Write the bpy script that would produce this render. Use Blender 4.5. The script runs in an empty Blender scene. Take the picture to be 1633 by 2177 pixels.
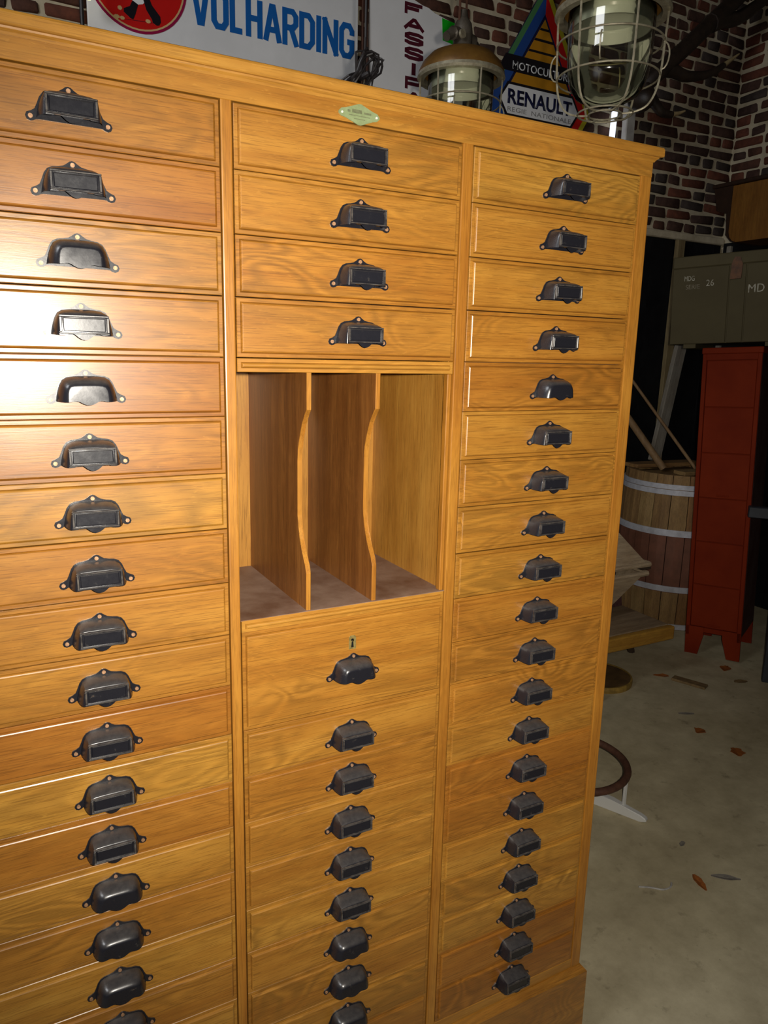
import bpy, bmesh, math, random
from mathutils import Vector, Matrix
random.seed(7)
S = bpy.context.scene
COL = S.collection

# ------------------------------------------------------------------ camera, world, lights, exposure
cd = bpy.data.cameras.new('camera'); cam = bpy.data.objects.new('camera', cd); COL.objects.link(cam)
R_ = Vector((0.8814, -0.4718, 0.0236)); U_ = Vector((0.0782, 0.1951, 0.9777)); F_ = Vector((0.4659, 0.8599, -0.2088))
CAM = Vector((-0.2987, -1.0196, 1.5387))
m = Matrix((R_, U_, -F_)).transposed().to_4x4(); m.translation = CAM
cam.matrix_world = m
cd.sensor_fit = 'VERTICAL'; cd.sensor_height = 36.0; cd.lens = 1583.5 * 36.0 / 2177.0
cd.clip_start = 0.02
S.camera = cam

w = bpy.data.worlds.new('world'); S.world = w; w.use_nodes = True
w.node_tree.nodes['Background'].inputs[0].default_value = (0.86, 0.92, 1.0, 1)
w.node_tree.nodes['Background'].inputs[1].default_value = 0.045

fl = bpy.data.lights.new('camera_flash', 'SPOT'); flo = bpy.data.objects.new('camera_flash', fl); COL.objects.link(flo)
flo.location = CAM + R_ * 0.055 + U_ * 0.02
flo.rotation_euler = Matrix((R_, U_, -F_)).transposed().to_euler()
fl.energy = 128.0; fl.color = (1.0, 0.93, 0.82); fl.spot_size = math.radians(106); fl.spot_blend = 1.0; fl.shadow_soft_size = 0.012

# daylight from high on the left, source unseen, brightening the back wall and signs
al = bpy.data.lights.new('daylight', 'AREA'); alo = bpy.data.objects.new('daylight', al); COL.objects.link(alo)
al.shape = 'RECTANGLE'; al.size = 1.6; al.size_y = 1.2; al.energy = 68.0; al.color = (0.95, 0.97, 1.0)
alo.location = (-2.7, -0.6, 3.6)
alo.rotation_euler = (Vector((1.0, 2.4, 2.6)) - Vector(alo.location)).to_track_quat('-Z', 'Y').to_euler()

vs = S.view_settings
vs.view_transform = 'Standard'; vs.look = 'None'; vs.exposure = 0.0; vs.gamma = 1.0; vs.use_curve_mapping = False

# ------------------------------------------------------------------ material helpers
def new_mat(name):
    mt = bpy.data.materials.new(name); mt.use_nodes = True
    nt = mt.node_tree
    return mt, nt, nt.nodes['Principled BSDF']
def nd(nt, typ, **kw):
    n = nt.nodes.new(typ)
    for k, v in kw.items(): setattr(n, k, v)
    return n
def lk(nt, a, b): nt.links.new(a, b)
def ramp(nt, stops):
    n = nd(nt, 'ShaderNodeValToRGB'); cr = n.color_ramp
    while len(cr.elements) < len(stops): cr.elements.new(0.5)
    for e, (p, c) in zip(cr.elements, stops):
        e.position = p; e.color = (c[0], c[1], c[2], 1)
    return n
def math_n(nt, op, a, b=None):
    n = nd(nt, 'ShaderNodeMath', operation=op)
    for i, v in enumerate((a, b)):
        if v is None: continue
        if isinstance(v, (int, float)): n.inputs[i].default_value = v
        else: lk(nt, v, n.inputs[i])
    return n.outputs[0]
def coords(nt, rnd=True):
    tc = nd(nt, 'ShaderNodeTexCoord')
    if not rnd: return tc.outputs['Object']
    oi = nd(nt, 'ShaderNodeObjectInfo')
    mul = math_n(nt, 'MULTIPLY', oi.outputs['Random'], 41.0)
    add = nd(nt, 'ShaderNodeVectorMath', operation='ADD')
    lk(nt, tc.outputs['Object'], add.inputs[0]); lk(nt, mul, add.inputs[1])
    return add.outputs[0]
def noise(nt, vec, scale, detail=4.0, rough=0.55, vscale=None, dist=0.0):
    if vscale:
        mp = nd(nt, 'ShaderNodeMapping'); mp.inputs['Scale'].default_value = vscale
        lk(nt, vec, mp.inputs['Vector']); vec = mp.outputs[0]
    n = nd(nt, 'ShaderNodeTexNoise'); n.inputs['Scale'].default_value = scale
    n.inputs['Detail'].default_value = detail; n.inputs['Roughness'].default_value = rough
    n.inputs['Distortion'].default_value = dist
    lk(nt, vec, n.inputs['Vector'])
    return n.outputs['Fac']
def mix(nt, fac, a, b, blend='MIX'):
    n = nd(nt, 'ShaderNodeMix', data_type='RGBA', blend_type=blend)
    for i, v in ((0, fac), (6, a), (7, b)):
        if isinstance(v, (int, float)): n.inputs[i].default_value = v
        elif isinstance(v, tuple): n.inputs[i].default_value = (v[0], v[1], v[2], 1)
        else: lk(nt, v, n.inputs[i])
    return n.outputs[2]
def bump(nt, b, h, strength, dist=0.002):
    n = nd(nt, 'ShaderNodeBump'); n.inputs['Strength'].default_value = strength; n.inputs['Distance'].default_value = dist
    lk(nt, h, n.inputs['Height']); lk(nt, n.outputs[0], b.inputs['Normal'])

def M_plain(name, c, rough=0.6, metal=0.0, c2=None, scale=18.0, bmp=0.15, spec=0.5, lo=0.35, hi=0.65, rnd=True):
    mt, nt, b = new_mat(name)
    b.inputs['Roughness'].default_value = rough; b.inputs['Metallic'].default_value = metal
    b.inputs['Specular IOR Level'].default_value = spec
    v = coords(nt, rnd)
    n = noise(nt, v, scale, 6.0, 0.65)
    c2 = c2 or tuple(x * 0.6 for x in c)
    r = ramp(nt, [(lo, c2), (hi, c)])
    lk(nt, n, r.inputs[0]); lk(nt, r.outputs[0], b.inputs['Base Color'])
    if bmp: bump(nt, b, noise(nt, v, scale * 6, 4.0), bmp)
    return mt

def M_wood(name, axis, light, mid, dark, rough=0.3, figure=0.5, flecks=0.25, tone=True, pores=0.55, coat=0.0, bmp=0.08):
    """oak: pores and growth bands run along the axis given (x or z)."""
    mt, nt, b = new_mat(name)
    v = coords(nt)
    sc = {'x': (1, 14, 14), 'y': (14, 1, 14), 'z': (14, 14, 1)}[axis]
    k = lambda a, c: {'x': (a, c, c), 'y': (c, a, c), 'z': (c, c, a)}[axis]
    band = noise(nt, v, 1.0, 5.0, 0.6, k(1.6, 34.0), 0.3)
    fig = noise(nt, v, 1.0, 2.0, 0.5, k(3.2, 11.0), 0.6)
    con = math_n(nt, 'SINE', math_n(nt, 'MULTIPLY', fig, 95.0))
    con = math_n(nt, 'MULTIPLY_ADD', con, 0.5); con.node.inputs[2].default_value = 0.5
    pore = noise(nt, v, 1.0, 4.0, 0.75, k(16.0, 620.0))
    fle = noise(nt, v, 1.0, 2.0, 0.6, k(60.0, 260.0), 0.6)
    r = ramp(nt, [(0.22, dark), (0.50, mid), (0.78, light)])
    lk(nt, band, r.inputs[0]); c = r.outputs[0]
    big = noise(nt, v, 1.0, 3.0, 0.5, k(2.6, 6.0))
    blot = noise(nt, v, 1.0, 3.0, 0.6, k(7.0, 16.0))
    rbl = ramp(nt, [(0.3, (0.86, 0.80, 0.74)), (0.7, (1.10, 1.12, 1.14))]); lk(nt, blot, rbl.inputs[0])
    c = mix(nt, 1.0, c, rbl.outputs[0], 'MULTIPLY')
    rb = ramp(nt, [(0.40, (0, 0, 0)), (0.62, (1, 1, 1))]); lk(nt, big, rb.inputs[0])
    fm = math_n(nt, 'MULTIPLY', rb.outputs[0], figure)
    c = mix(nt, math_n(nt, 'MULTIPLY', con, fm), c, tuple(x * 0.62 for x in mid))
    rp = ramp(nt, [(0.38, (1, 1, 1)), (0.50, (0, 0, 0))]); lk(nt, pore, rp.inputs[0])
    c = mix(nt, math_n(nt, 'MULTIPLY', rp.outputs[0], pores), c, tuple(x * 0.45 for x in dark))
    rf = ramp(nt, [(0.63, (0, 0, 0)), (0.70, (1, 1, 1))]); lk(nt, fle, rf.inputs[0])
    c = mix(nt, math_n(nt, 'MULTIPLY', rf.outputs[0], flecks), c, tuple(min(1, x * 1.35) for x in light))
    if tone:
        oi = nd(nt, 'ShaderNodeObjectInfo')
        rt = ramp(nt, [(0.0, (0.84, 0.68, 0.55)), (0.22, (0.92, 0.84, 0.75)), (0.45, (1.0, 0.98, 0.95)), (0.75, (1.08, 1.14, 1.15)), (1.0, (0.96, 0.84, 0.70))])
        lk(nt, oi.outputs['Random'], rt.inputs[0])
        c = mix(nt, 1.0, c, rt.outputs[0], 'MULTIPLY')
    lk(nt, c, b.inputs['Base Color'])
    b.inputs['Roughness'].default_value = rough
    b.inputs['Coat Weight'].default_value = coat; b.inputs['Coat Roughness'].default_value = 0.5
    bump(nt, b, pore, bmp, 0.001)
    return mt

OAK_L, OAK_M, OAK_D = (0.43, 0.214, 0.034), (0.36, 0.163, 0.021), (0.265, 0.104, 0.011)
MT = {}
MT['oak'] = M_wood('oak_drawers', 'x', OAK_L, OAK_M, OAK_D, 0.30, 0.8, 0.16, True, coat=0.5, pores=0.55)
MT['oak_rail'] = M_wood('oak_rails', 'x', (0.46, 0.232, 0.038), (0.40, 0.182, 0.024), (0.30, 0.120, 0.012), 0.30, 0.5, 0.2, False, coat=0.5, pores=0.35)
MT['oak_stile'] = M_wood('oak_stiles', 'z', (0.43, 0.200, 0.028), (0.365, 0.150, 0.017), (0.255, 0.088, 0.008), 0.32, 0.25, 0.1, False, coat=0.4, pores=0.4)
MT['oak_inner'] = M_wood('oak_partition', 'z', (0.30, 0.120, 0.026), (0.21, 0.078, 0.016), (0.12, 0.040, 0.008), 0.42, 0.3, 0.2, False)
MT['oak_panel'] = M_wood('oak_back_panel', 'z', (0.44, 0.225, 0.042), (0.38, 0.175, 0.028), (0.29, 0.118, 0.015), 0.4, 0.2, 0.1, False)
MT['dusty_shelf'] = M_plain('dusty_shelf_board', (0.26, 0.17, 0.12), 0.6, 0, (0.13, 0.06, 0.032), 9.0, 0.1)
MT['dark_gap'] = M_plain('cabinet_inside', (0.20, 0.085, 0.022), 0.9, 0, (0.14, 0.055, 0.015))

def M_handle():
    mt, nt, b = new_mat('black_japanned_metal')
    v = coords(nt)
    n = noise(nt, v, 90.0, 5.0, 0.7)
    r = ramp(nt, [(0.62, (0.010, 0.010, 0.014)), (0.70, (0.035, 0.032, 0.032)), (0.78, (0.14, 0.075, 0.035))])
    lk(nt, n, r.inputs[0])
    ge = nd(nt, 'ShaderNodeNewGeometry'); sx = nd(nt, 'ShaderNodeSeparateXYZ'); lk(nt, ge.outputs['Normal'], sx.inputs[0])
    up = ramp(nt, [(0.35, (0, 0, 0)), (0.8, (1, 1, 1))]); lk(nt, sx.outputs[2], up.inputs[0])
    du = noise(nt, v, 140.0, 4.0); dr_ = ramp(nt, [(0.25, (0.5, 0.5, 0.5)), (0.75, (1, 1, 1))]); lk(nt, du, dr_.inputs[0])
    lk(nt, mix(nt, math_n(nt, 'MULTIPLY', math_n(nt, 'MULTIPLY', up.outputs[0], dr_.outputs[0]), 0.7), r.outputs[0], (0.070, 0.064, 0.060)), b.inputs['Base Color'])
    rr = ramp(nt, [(0.4, (0.26, 0.26, 0.26)), (0.8, (0.34, 0.34, 0.34))]); lk(nt, n, rr.inputs[0])
    lk(nt, rr.outputs[0], b.inputs['Roughness']); b.inputs['Specular IOR Level'].default_value = 0.6
    bump(nt, b, noise(nt, v, 200.0, 2.0), 0.035, 0.001)
    return mt
MT['handle'] = M_handle()
MT['edge'] = M_plain('grey_metal_edge', (0.085, 0.074, 0.064), 0.32, 0, (0.022, 0.020, 0.020), 90, 0.03, 0.6, 0.38, 0.60)  # paler mottled grey for the label frame bars of the pulls
MT['screw'] = M_plain('worn_brass_screw', (0.52, 0.30, 0.17), 0.45, 0.4, (0.30, 0.16, 0.08), 300, 0)
MT['brass'] = M_plain('dull_brass', (0.45, 0.36, 0.13), 0.45, 0.6, (0.28, 0.2, 0.06), 200, 0)
MT['plate'] = M_plain('pale_green_plate', (0.33, 0.41, 0.21), 0.35, 0.3, (0.27, 0.33, 0.16), 120, 0)
MT['print'] = M_plain('faded_print', (0.16, 0.18, 0.09), 0.6, 0, None, 200, 0)
MT['black'] = M_plain('matt_black', (0.006, 0.006, 0.006), 0.8, 0, None, 40, 0, 0.2)
MT['tar'] = M_plain('tarred_boards', (0.009, 0.009, 0.010), 0.6, 0, (0.004, 0.004, 0.005), 7, 0.3, 0.2)
# masonry
BR = [((0.105, 0.046, 0.030), (0.062, 0.029, 0.021)), ((0.088, 0.046, 0.034), (0.052, 0.028, 0.022)), ((0.066, 0.050, 0.042), (0.040, 0.030, 0.027)), ((0.150, 0.050, 0.030), (0.09, 0.034, 0.022)), ((0.074, 0.043, 0.034), (0.045, 0.026, 0.022))]
MT['brick'] = [M_plain('brick_tone_%s' % t, a, 0.9, 0, c, 26, 0.5, 0.15) for t, (a, c) in zip('abcde', BR)]
MT['mortar'] = M_plain('lime_mortar', (0.56, 0.49, 0.355), 0.95, 0, (0.36, 0.30, 0.205), 6, 0.6, 0.1, rnd=False)
def M_floor():
    mt, nt, b = new_mat('worn_concrete')
    tc = nd(nt, 'ShaderNodeTexCoord'); v = tc.outputs['Object']
    n1 = noise(nt, v, 1.6, 6.0, 0.6); n2 = noise(nt, v, 9.0, 8.0, 0.7); n3 = noise(nt, v, 34.0, 4.0, 0.7); n4 = noise(nt, v, 16.0, 5.0, 0.65)
    r = ramp(nt, [(0.3, (0.44, 0.375, 0.235)), (0.7, (0.60, 0.53, 0.36))]); lk(nt, n1, r.inputs[0])
    r2 = ramp(nt, [(0.3, (0.75, 0.73, 0.70)), (0.65, (1.06, 1.06, 1.05))]); lk(nt, n2, r2.inputs[0])
    c = mix(nt, 1.0, r.outputs[0], r2.outputs[0], 'MULTIPLY')
    r3 = ramp(nt, [(0.26, (1, 1, 1)), (0.31, (0, 0, 0))]); lk(nt, n3, r3.inputs[0])
    c = mix(nt, math_n(nt, 'MULTIPLY', r3.outputs[0], 0.7), c, (0.08, 0.06, 0.04))
    r4 = ramp(nt, [(0.70, (0, 0, 0)), (0.74, (1, 1, 1))]); lk(nt, n3, r4.inputs[0])
    c = mix(nt, math_n(nt, 'MULTIPLY', r4.outputs[0], 0.55), c, (0.5, 0.48, 0.42))
    r5 = ramp(nt, [(0.28, (1, 1, 1)), (0.40, (0, 0, 0))]); lk(nt, n4, r5.inputs[0])
    c = mix(nt, math_n(nt, 'MULTIPLY', r5.outputs[0], 0.45), c, (0.13, 0.10, 0.06))
    lk(nt, c, b.inputs['Base Color']); b.inputs['Roughness'].default_value = 0.8; b.inputs['Specular IOR Level'].default_value = 0.25
    bump(nt, b, n2, 0.25, 0.004)
    return mt
MT['floor'] = M_floor()
# enamel and paint
def enamel(name, c): return M_plain(name, c, 0.28, 0, tuple(x * 0.9 for x in c), 5, 0.02, 0.4)
MT['e_white'] = enamel('white_enamel', (0.78, 0.78, 0.79)); MT['e_blue'] = enamel('blue_enamel', (0.012, 0.12, 0.42))
MT['e_red'] = enamel('red_enamel', (0.55, 0.012, 0.010)); MT['e_crim'] = enamel('crimson_enamel', (0.30, 0.010, 0.06))
MT['e_cream'] = enamel('cream_enamel', (0.62, 0.42, 0.20)); MT['e_black'] = enamel('black_enamel', (0.012, 0.010, 0.014))
MT['e_maroon'] = enamel('maroon_enamel', (0.085, 0.012, 0.022)); MT['e_yellow'] = enamel('yellow_enamel', (0.50, 0.22, 0.012))
MT['e_green'] = enamel('green_enamel', (0.075, 0.22, 0.085)); MT['e_lime'] = enamel('bright_green_print', (0.01, 0.42, 0.015))
MT['e_rblue'] = enamel('royal_blue_enamel', (0.020, 0.065, 0.26)); MT['e_navy'] = enamel('navy_enamel', (0.012, 0.014, 0.055))
MT['e_ry'] = enamel('lemon_enamel', (0.42, 0.36, 0.02)); MT['e_grey'] = enamel('grey_lettering', (0.26, 0.25, 0.25))
MT['paper'] = M_plain('poster_paper', (0.76, 0.755, 0.76), 0.6, 0, (0.70, 0.695, 0.70), 4, 0.05, 0.3)
MT['brown_cap'] = M_plain('brown_lamp_metal', (0.17, 0.085, 0.016), 0.45, 0.3, (0.10, 0.045, 0.010), 14, 0.1)
MT['lamp_grey'] = M_plain('grey_cast_metal', (0.10, 0.085, 0.065), 0.5, 0.4, (0.05, 0.04, 0.03), 30, 0.2)
MT['wire'] = M_plain('galvanised_wire', (0.50, 0.46, 0.33), 0.38, 0.6, (0.30, 0.26, 0.18), 60, 0)
MT['reflection_shell'] = M_plain('grey_white_reflection', (0.72, 0.76, 0.72), 0.5, 0, (0.62, 0.66, 0.62), 8, 0)  # pale tone painted for the reflections in the lantern glass
MT['porcelain'] = M_plain('porcelain', (0.7, 0.7, 0.66), 0.3, 0, None, 5, 0)
MT['cable'] = M_plain('dark_cable', (0.018, 0.015, 0.016), 0.5, 0, None, 60, 0)
MT['rustwire'] = M_plain('rusty_suspension', (0.085, 0.03, 0.014), 0.7, 0.2, None, 60, 0)
def M_glass():
    mt = bpy.data.materials.new('clear_lamp_glass'); mt.use_nodes = True; nt = mt.node_tree
    nt.nodes.remove(nt.nodes['Principled BSDF']); out = nt.nodes['Material Output']
    tr = nd(nt, 'ShaderNodeBsdfTransparent'); tr.inputs[0].default_value = (0.80, 0.79, 0.66, 1)
    gl = nd(nt, 'ShaderNodeBsdfGlossy'); gl.inputs['Roughness'].default_value = 0.05
    tc = nd(nt, 'ShaderNodeTexCoord')
    fr = nd(nt, 'ShaderNodeFresnel'); fr.inputs[0].default_value = 1.75
    bp = nd(nt, 'ShaderNodeBump'); bp.inputs['Strength'].default_value = 0.25; bp.inputs['Distance'].default_value = 0.003
    lk(nt, noise(nt, tc.outputs['Object'], 26.0, 3.0), bp.inputs['Height'])
    lk(nt, bp.outputs[0], fr.inputs[1]); lk(nt, bp.outputs[0], gl.inputs[2])
    mx = nd(nt, 'ShaderNodeMixShader'); lk(nt, fr.outputs[0], mx.inputs[0]); lk(nt, tr.outputs[0], mx.inputs[1]); lk(nt, gl.outputs[0], mx.inputs[2])
    lk(nt, mx.outputs[0], out.inputs[0])
    return mt
MT['glass'] = M_glass()
def M_emit(name, c, s):
    mt, nt, b = new_mat(name)
    b.inputs['Base Color'].default_value = (*c, 1); b.inputs['Emission Color'].default_value = (*c, 1); b.inputs['Emission Strength'].default_value = s
    return mt
MT['tube'] = M_emit('lit_tube', (0.85, 0.9, 1.0), 1.1)
MT['bulb'] = M_emit('lit_bulb', (1.0, 0.88, 0.45), 1.6)
MT['greywood'] = M_wood('weathered_grey_wood', 'z', (0.30, 0.27, 0.22), (0.24, 0.215, 0.175), (0.15, 0.13, 0.105), 0.8, 0.2, 0.1, False)
MT['greypost'] = M_plain('grey_painted_post', (0.42, 0.40, 0.37), 0.7, 0, (0.30, 0.28, 0.26), 10, 0.1)
MT['batten'] = M_wood('pale_batten', 'z', (0.26, 0.20, 0.10), (0.21, 0.16, 0.075), (0.13, 0.09, 0.04), 0.8, 0.2, 0.1, False)
MT['stick'] = M_wood('tool_handle_wood', 'z', (0.30, 0.19, 0.09), (0.24, 0.145, 0.065), (0.14, 0.08, 0.034), 0.7, 0.2, 0.1, False)
MT['antler'] = M_plain('dark_antler', (0.030, 0.018, 0.011), 0.5, 0, (0.014, 0.009, 0.006), 22, 0.3)
MT['antler_tip'] = M_plain('ivory_antler_tip', (0.42, 0.31, 0.15), 0.5, 0, None, 30, 0.1)
MT['boxwood'] = M_wood('amber_varnished_wood', 'z', (0.28, 0.125, 0.020), (0.22, 0.092, 0.014), (0.13, 0.052, 0.008), 0.45, 0.2, 0.0, False)
MT['boxdark'] = M_plain('dark_brown_edge', (0.030, 0.012, 0.005), 0.5, 0, None, 20, 0.1)
MT['crate'] = M_plain('olive_drab_paint', (0.076, 0.061, 0.027), 0.75, 0, (0.064, 0.050, 0.022), 5, 0.1, 0.3)
MT['stencil'] = M_plain('white_stencil', (0.5, 0.48, 0.40), 0.8, 0, (0.16, 0.14, 0.09), 60, 0)
MT['stencil_faded'] = M_plain('worn_stencil', (0.24, 0.21, 0.15), 0.8, 0, (0.12, 0.10, 0.065), 60, 0)
MT['leather'] = M_plain('rusty_strap', (0.14, 0.055, 0.018), 0.7, 0, (0.07, 0.03, 0.012), 40, 0.2)
MT['redpaint'] = M_plain('red_oxide_paint', (0.180, 0.018, 0.002), 0.7, 0.0, (0.140, 0.012, 0.001), 4, 0.08, 0.12)
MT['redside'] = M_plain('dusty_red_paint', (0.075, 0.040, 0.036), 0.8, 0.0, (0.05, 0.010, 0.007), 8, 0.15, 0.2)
MT['stave'] = M_wood('barrel_stave', 'z', (0.33, 0.205, 0.080), (0.25, 0.150, 0.055), (0.13, 0.072, 0.027), 0.75, 0.3, 0.1, True)
MT['stave_red'] = M_plain('red_painted_stave', (0.165, 0.058, 0.030), 0.75, 0, (0.11, 0.040, 0.020), 12, 0.2)
MT['hoop'] = M_plain('zinc_hoop', (0.50, 0.50, 0.54), 0.6, 0.1, (0.36, 0.36, 0.39), 25, 0.1)
MT['benchtop'] = M_wood('worn_bench_top', 'x', (0.36, 0.26, 0.155), (0.26, 0.18, 0.10), (0.15, 0.095, 0.05), 0.8, 0.4, 0.2, False)
MT['benchedge'] = M_wood('ochre_bench_edge', 'x', (0.46, 0.26, 0.036), (0.40, 0.205, 0.026), (0.27, 0.12, 0.014), 0.6, 0.2, 0.1, False)
MT['bluepaint'] = M_plain('blue_paint', (0.02, 0.055, 0.10), 0.5, 0, (0.012, 0.03, 0.055), 18, 0.1)
MT['darkleg'] = M_plain('dark_brown_leg', (0.06, 0.035, 0.02), 0.8, 0, None, 30, 0.2)
MT['tray'] = M_wood('weathered_tray_wood', 'x', (0.50, 0.39, 0.26), (0.40, 0.30, 0.19), (0.23, 0.16, 0.10), 0.8, 0.3, 0.1, False)
MT['plankred'] = M_plain('dark_red_plank', (0.13, 0.055, 0.052), 0.8, 0, (0.06, 0.02, 0.02), 14, 0.2)
MT['disc'] = M_plain('brown_disc', (0.15, 0.082, 0.025), 0.7, 0, (0.08, 0.045, 0.015), 14, 0.2)
MT['discrim'] = M_plain('yellow_rim', (0.34, 0.21, 0.04), 0.6, 0, None, 30, 0.1)
MT['white_iron'] = M_plain('chipped_white_iron', (0.60, 0.60, 0.58), 0.4, 0, (0.52, 0.52, 0.50), 12, 0.05, 0.5, 0.30, 0.42)
MT['rust'] = M_plain('rusty_ring', (0.125, 0.055, 0.032), 0.6, 0.2, (0.075, 0.032, 0.02), 40, 0.3)
MT['leaf'] = M_plain('dry_orange_leaf', (0.36, 0.11, 0.015), 0.7, 0, (0.20, 0.06, 0.012), 40, 0.2)
MT['chip'] = M_plain('flat_wood_strip', (0.22, 0.14, 0.055), 0.8, 0, None, 40, 0.2)
MT['dust'] = M_plain('grey_scrap', (0.24, 0.215, 0.18), 0.9, 0, None, 40, 0.2)
MT['string'] = M_plain('white_string', (0.5, 0.48, 0.45), 0.8, 0, None, 40, 0)
MT['navy_table'] = M_plain('blue_black_paint', (0.018, 0.022, 0.030), 0.6, 0, None, 14, 0.1)
MT['cream'] = M_plain('cream_knob', (0.34, 0.24, 0.10), 0.5, 0, None, 14, 0.05)

# ------------------------------------------------------------------ object helpers
def link_mesh(name, me, mats, parent=None, loc=(0, 0, 0), rot=None):
    o = bpy.data.objects.new(name, me); COL.objects.link(o)
    for x in (mats if isinstance(mats, (list, tuple)) else [mats]):
        if len(me.materials) < (len(mats) if isinstance(mats, (list, tuple)) else 1): me.materials.append(x)
    if parent: o.parent = parent
    o.location = loc
    if rot: o.rotation_euler = rot
    return o
def to_mesh(bm, smooth=False, angle=None):
    bmesh.ops.recalc_face_normals(bm, faces=bm.faces[:])
    me = bpy.data.meshes.new('mesh'); bm.to_mesh(me); bm.free()
    if smooth:
        me.shade_smooth()
        if angle is not None: me.set_sharp_from_angle(angle=math.radians(angle))
    return me
def obj(name, bm, mats, parent=None, loc=(0, 0, 0), rot=None, smooth=False, angle=40):
    return link_mesh(name, to_mesh(bm, smooth, angle), mats, parent, loc, rot)
def thing(name, label, cat, loc=(0, 0, 0), rot=None, group=None):
    o = bpy.data.objects.new(name, None); COL.objects.link(o); o.empty_display_size = 0.05
    o.location = loc
    if rot: o.rotation_euler = rot
    return tag(o, label, cat, group)
def tag(o, label, cat, group=None):
    o['label'] = label; o['category'] = cat
    if group: o['group'] = group
    return o
def struct(o, label=None):
    o['kind'] = 'structure'
    if label: o['label'] = label
    return o
def dup(root, loc=None):
    r = root.copy(); COL.objects.link(r)
    if loc is not None: r.location = loc
    for ch in list(root.children):
        c = ch.copy(); COL.objects.link(c); c.parent = r
        for g in list(ch.children):
            d = g.copy(); COL.objects.link(d); d.parent = c
    return r
def box(bm, x0, x1, y0, y1, z0, z1, bev=0.0, seg=1, mi=0):
    r = bmesh.ops.create_cube(bm, size=1.0)
    vs_ = r['verts']
    bmesh.ops.scale(bm, vec=(x1 - x0, y1 - y0, z1 - z0), verts=vs_)
    bmesh.ops.translate(bm, vec=((x0 + x1) / 2, (y0 + y1) / 2, (z0 + z1) / 2), verts=vs_)
    fs = list({f for v in vs_ for f in v.link_faces})
    for f in fs: f.material_index = mi
    if bev > 0:
        es = list({e for v in vs_ for e in v.link_edges})
        bmesh.ops.bevel(bm, geom=es, offset=bev, segments=seg, affect='EDGES', profile=0.6)
    return vs_
def BM(): return bmesh.new()
def boxm(x0, x1, y0, y1, z0, z1, bev=0.0, seg=1):
    bm = BM(); box(bm, x0, x1, y0, y1, z0, z1, bev, seg); return bm
def prism(bm, pts, axis, a, c, mi=0):
    """extrude an outline of 2-D points from a to c along axis (points fill the other two axes in order)."""
    def P(p, t):
        return {'x': (t, p[0], p[1]), 'y': (p[0], t, p[1]), 'z': (p[0], p[1], t)}[axis]
    A = [bm.verts.new(P(p, a)) for p in pts]; B = [bm.verts.new(P(p, c)) for p in pts]
    n = len(pts); fs = [bm.faces.new(A), bm.faces.new(B[::-1])]
    for i in range(n): fs.append(bm.faces.new((A[i], B[i], B[(i + 1) % n], A[(i + 1) % n])))
    for f in fs: f.material_index = mi
    return fs
def prismm(pts, axis, a, c):
    bm = BM(); prism(bm, pts, axis, a, c); return bm
def lathe(bm, prof, n=32, mi=0, cx=0, cy=0):
    rings = []
    for r, z in prof:
        if r < 1e-5: rings.append([bm.verts.new((cx, cy, z))])
        else: rings.append([bm.verts.new((cx + r * math.cos(2 * math.pi * i / n), cy + r * math.sin(2 * math.pi * i / n), z)) for i in range(n)])
    for a, c in zip(rings, rings[1:]):
        for i in range(n):
            j = (i + 1) % n
            if len(a) == 1 and len(c) == 1: continue
            if len(a) == 1: f = bm.faces.new((a[0], c[i], c[j]))
            elif len(c) == 1: f = bm.faces.new((a[i], c[0], a[j]))
            else: f = bm.faces.new((a[i], c[i], c[j], a[j]))
            f.material_index = mi
def tube(bm, pts, rad, n=8, closed=False, mi=0, cap=True):
    P = [Vector(p) for p in pts]; N = len(P)
    rad = rad if isinstance(rad, (list, tuple)) else [rad] * N
    rings = []; up = None
    for i, p in enumerate(P):
        if closed: t = P[(i + 1) % N] - P[i - 1]
        else: t = P[min(i + 1, N - 1)] - P[max(i - 1, 0)]
        t.normalize()
        if up is None:
            up = Vector((0, 0, 1)) if abs(t.z) < 0.9 else Vector((1, 0, 0))
        s = t.cross(up)
        if s.length < 1e-4: s = t.orthogonal()
        s.normalize(); up = s.cross(t).normalized()
        rings.append([bm.verts.new(p + (s * math.cos(2 * math.pi * k / n) + up * math.sin(2 * math.pi * k / n)) * rad[i]) for k in range(n)])
    pairs = list(zip(rings, rings[1:])) + ([(rings[-1], rings[0])] if closed else [])
    for a, c in pairs:
        for k in range(n):
            f = bm.faces.new((a[k], a[(k + 1) % n], c[(k + 1) % n], c[k])); f.material_index = mi
    if cap and not closed:
        for r in (rings[0], rings[-1][::-1]):
            f = bm.faces.new(r); f.material_index = mi
def smoothpath(pts, k=6):
    P = [Vector(p) for p in pts]; out = []
    for i in range(len(P) - 1):
        p0, p1, p2, p3 = P[max(i - 1, 0)], P[i], P[i + 1], P[min(i + 2, len(P) - 1)]
        for s in range(k):
            t = s / k
            out.append(0.5 * ((2 * p1) + (p2 - p0) * t + (2 * p0 - 5 * p1 + 4 * p2 - p3) * t * t + (3 * p1 - p0 - 3 * p2 + p3) * t ** 3))
    out.append(P[-1]); return out
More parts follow.
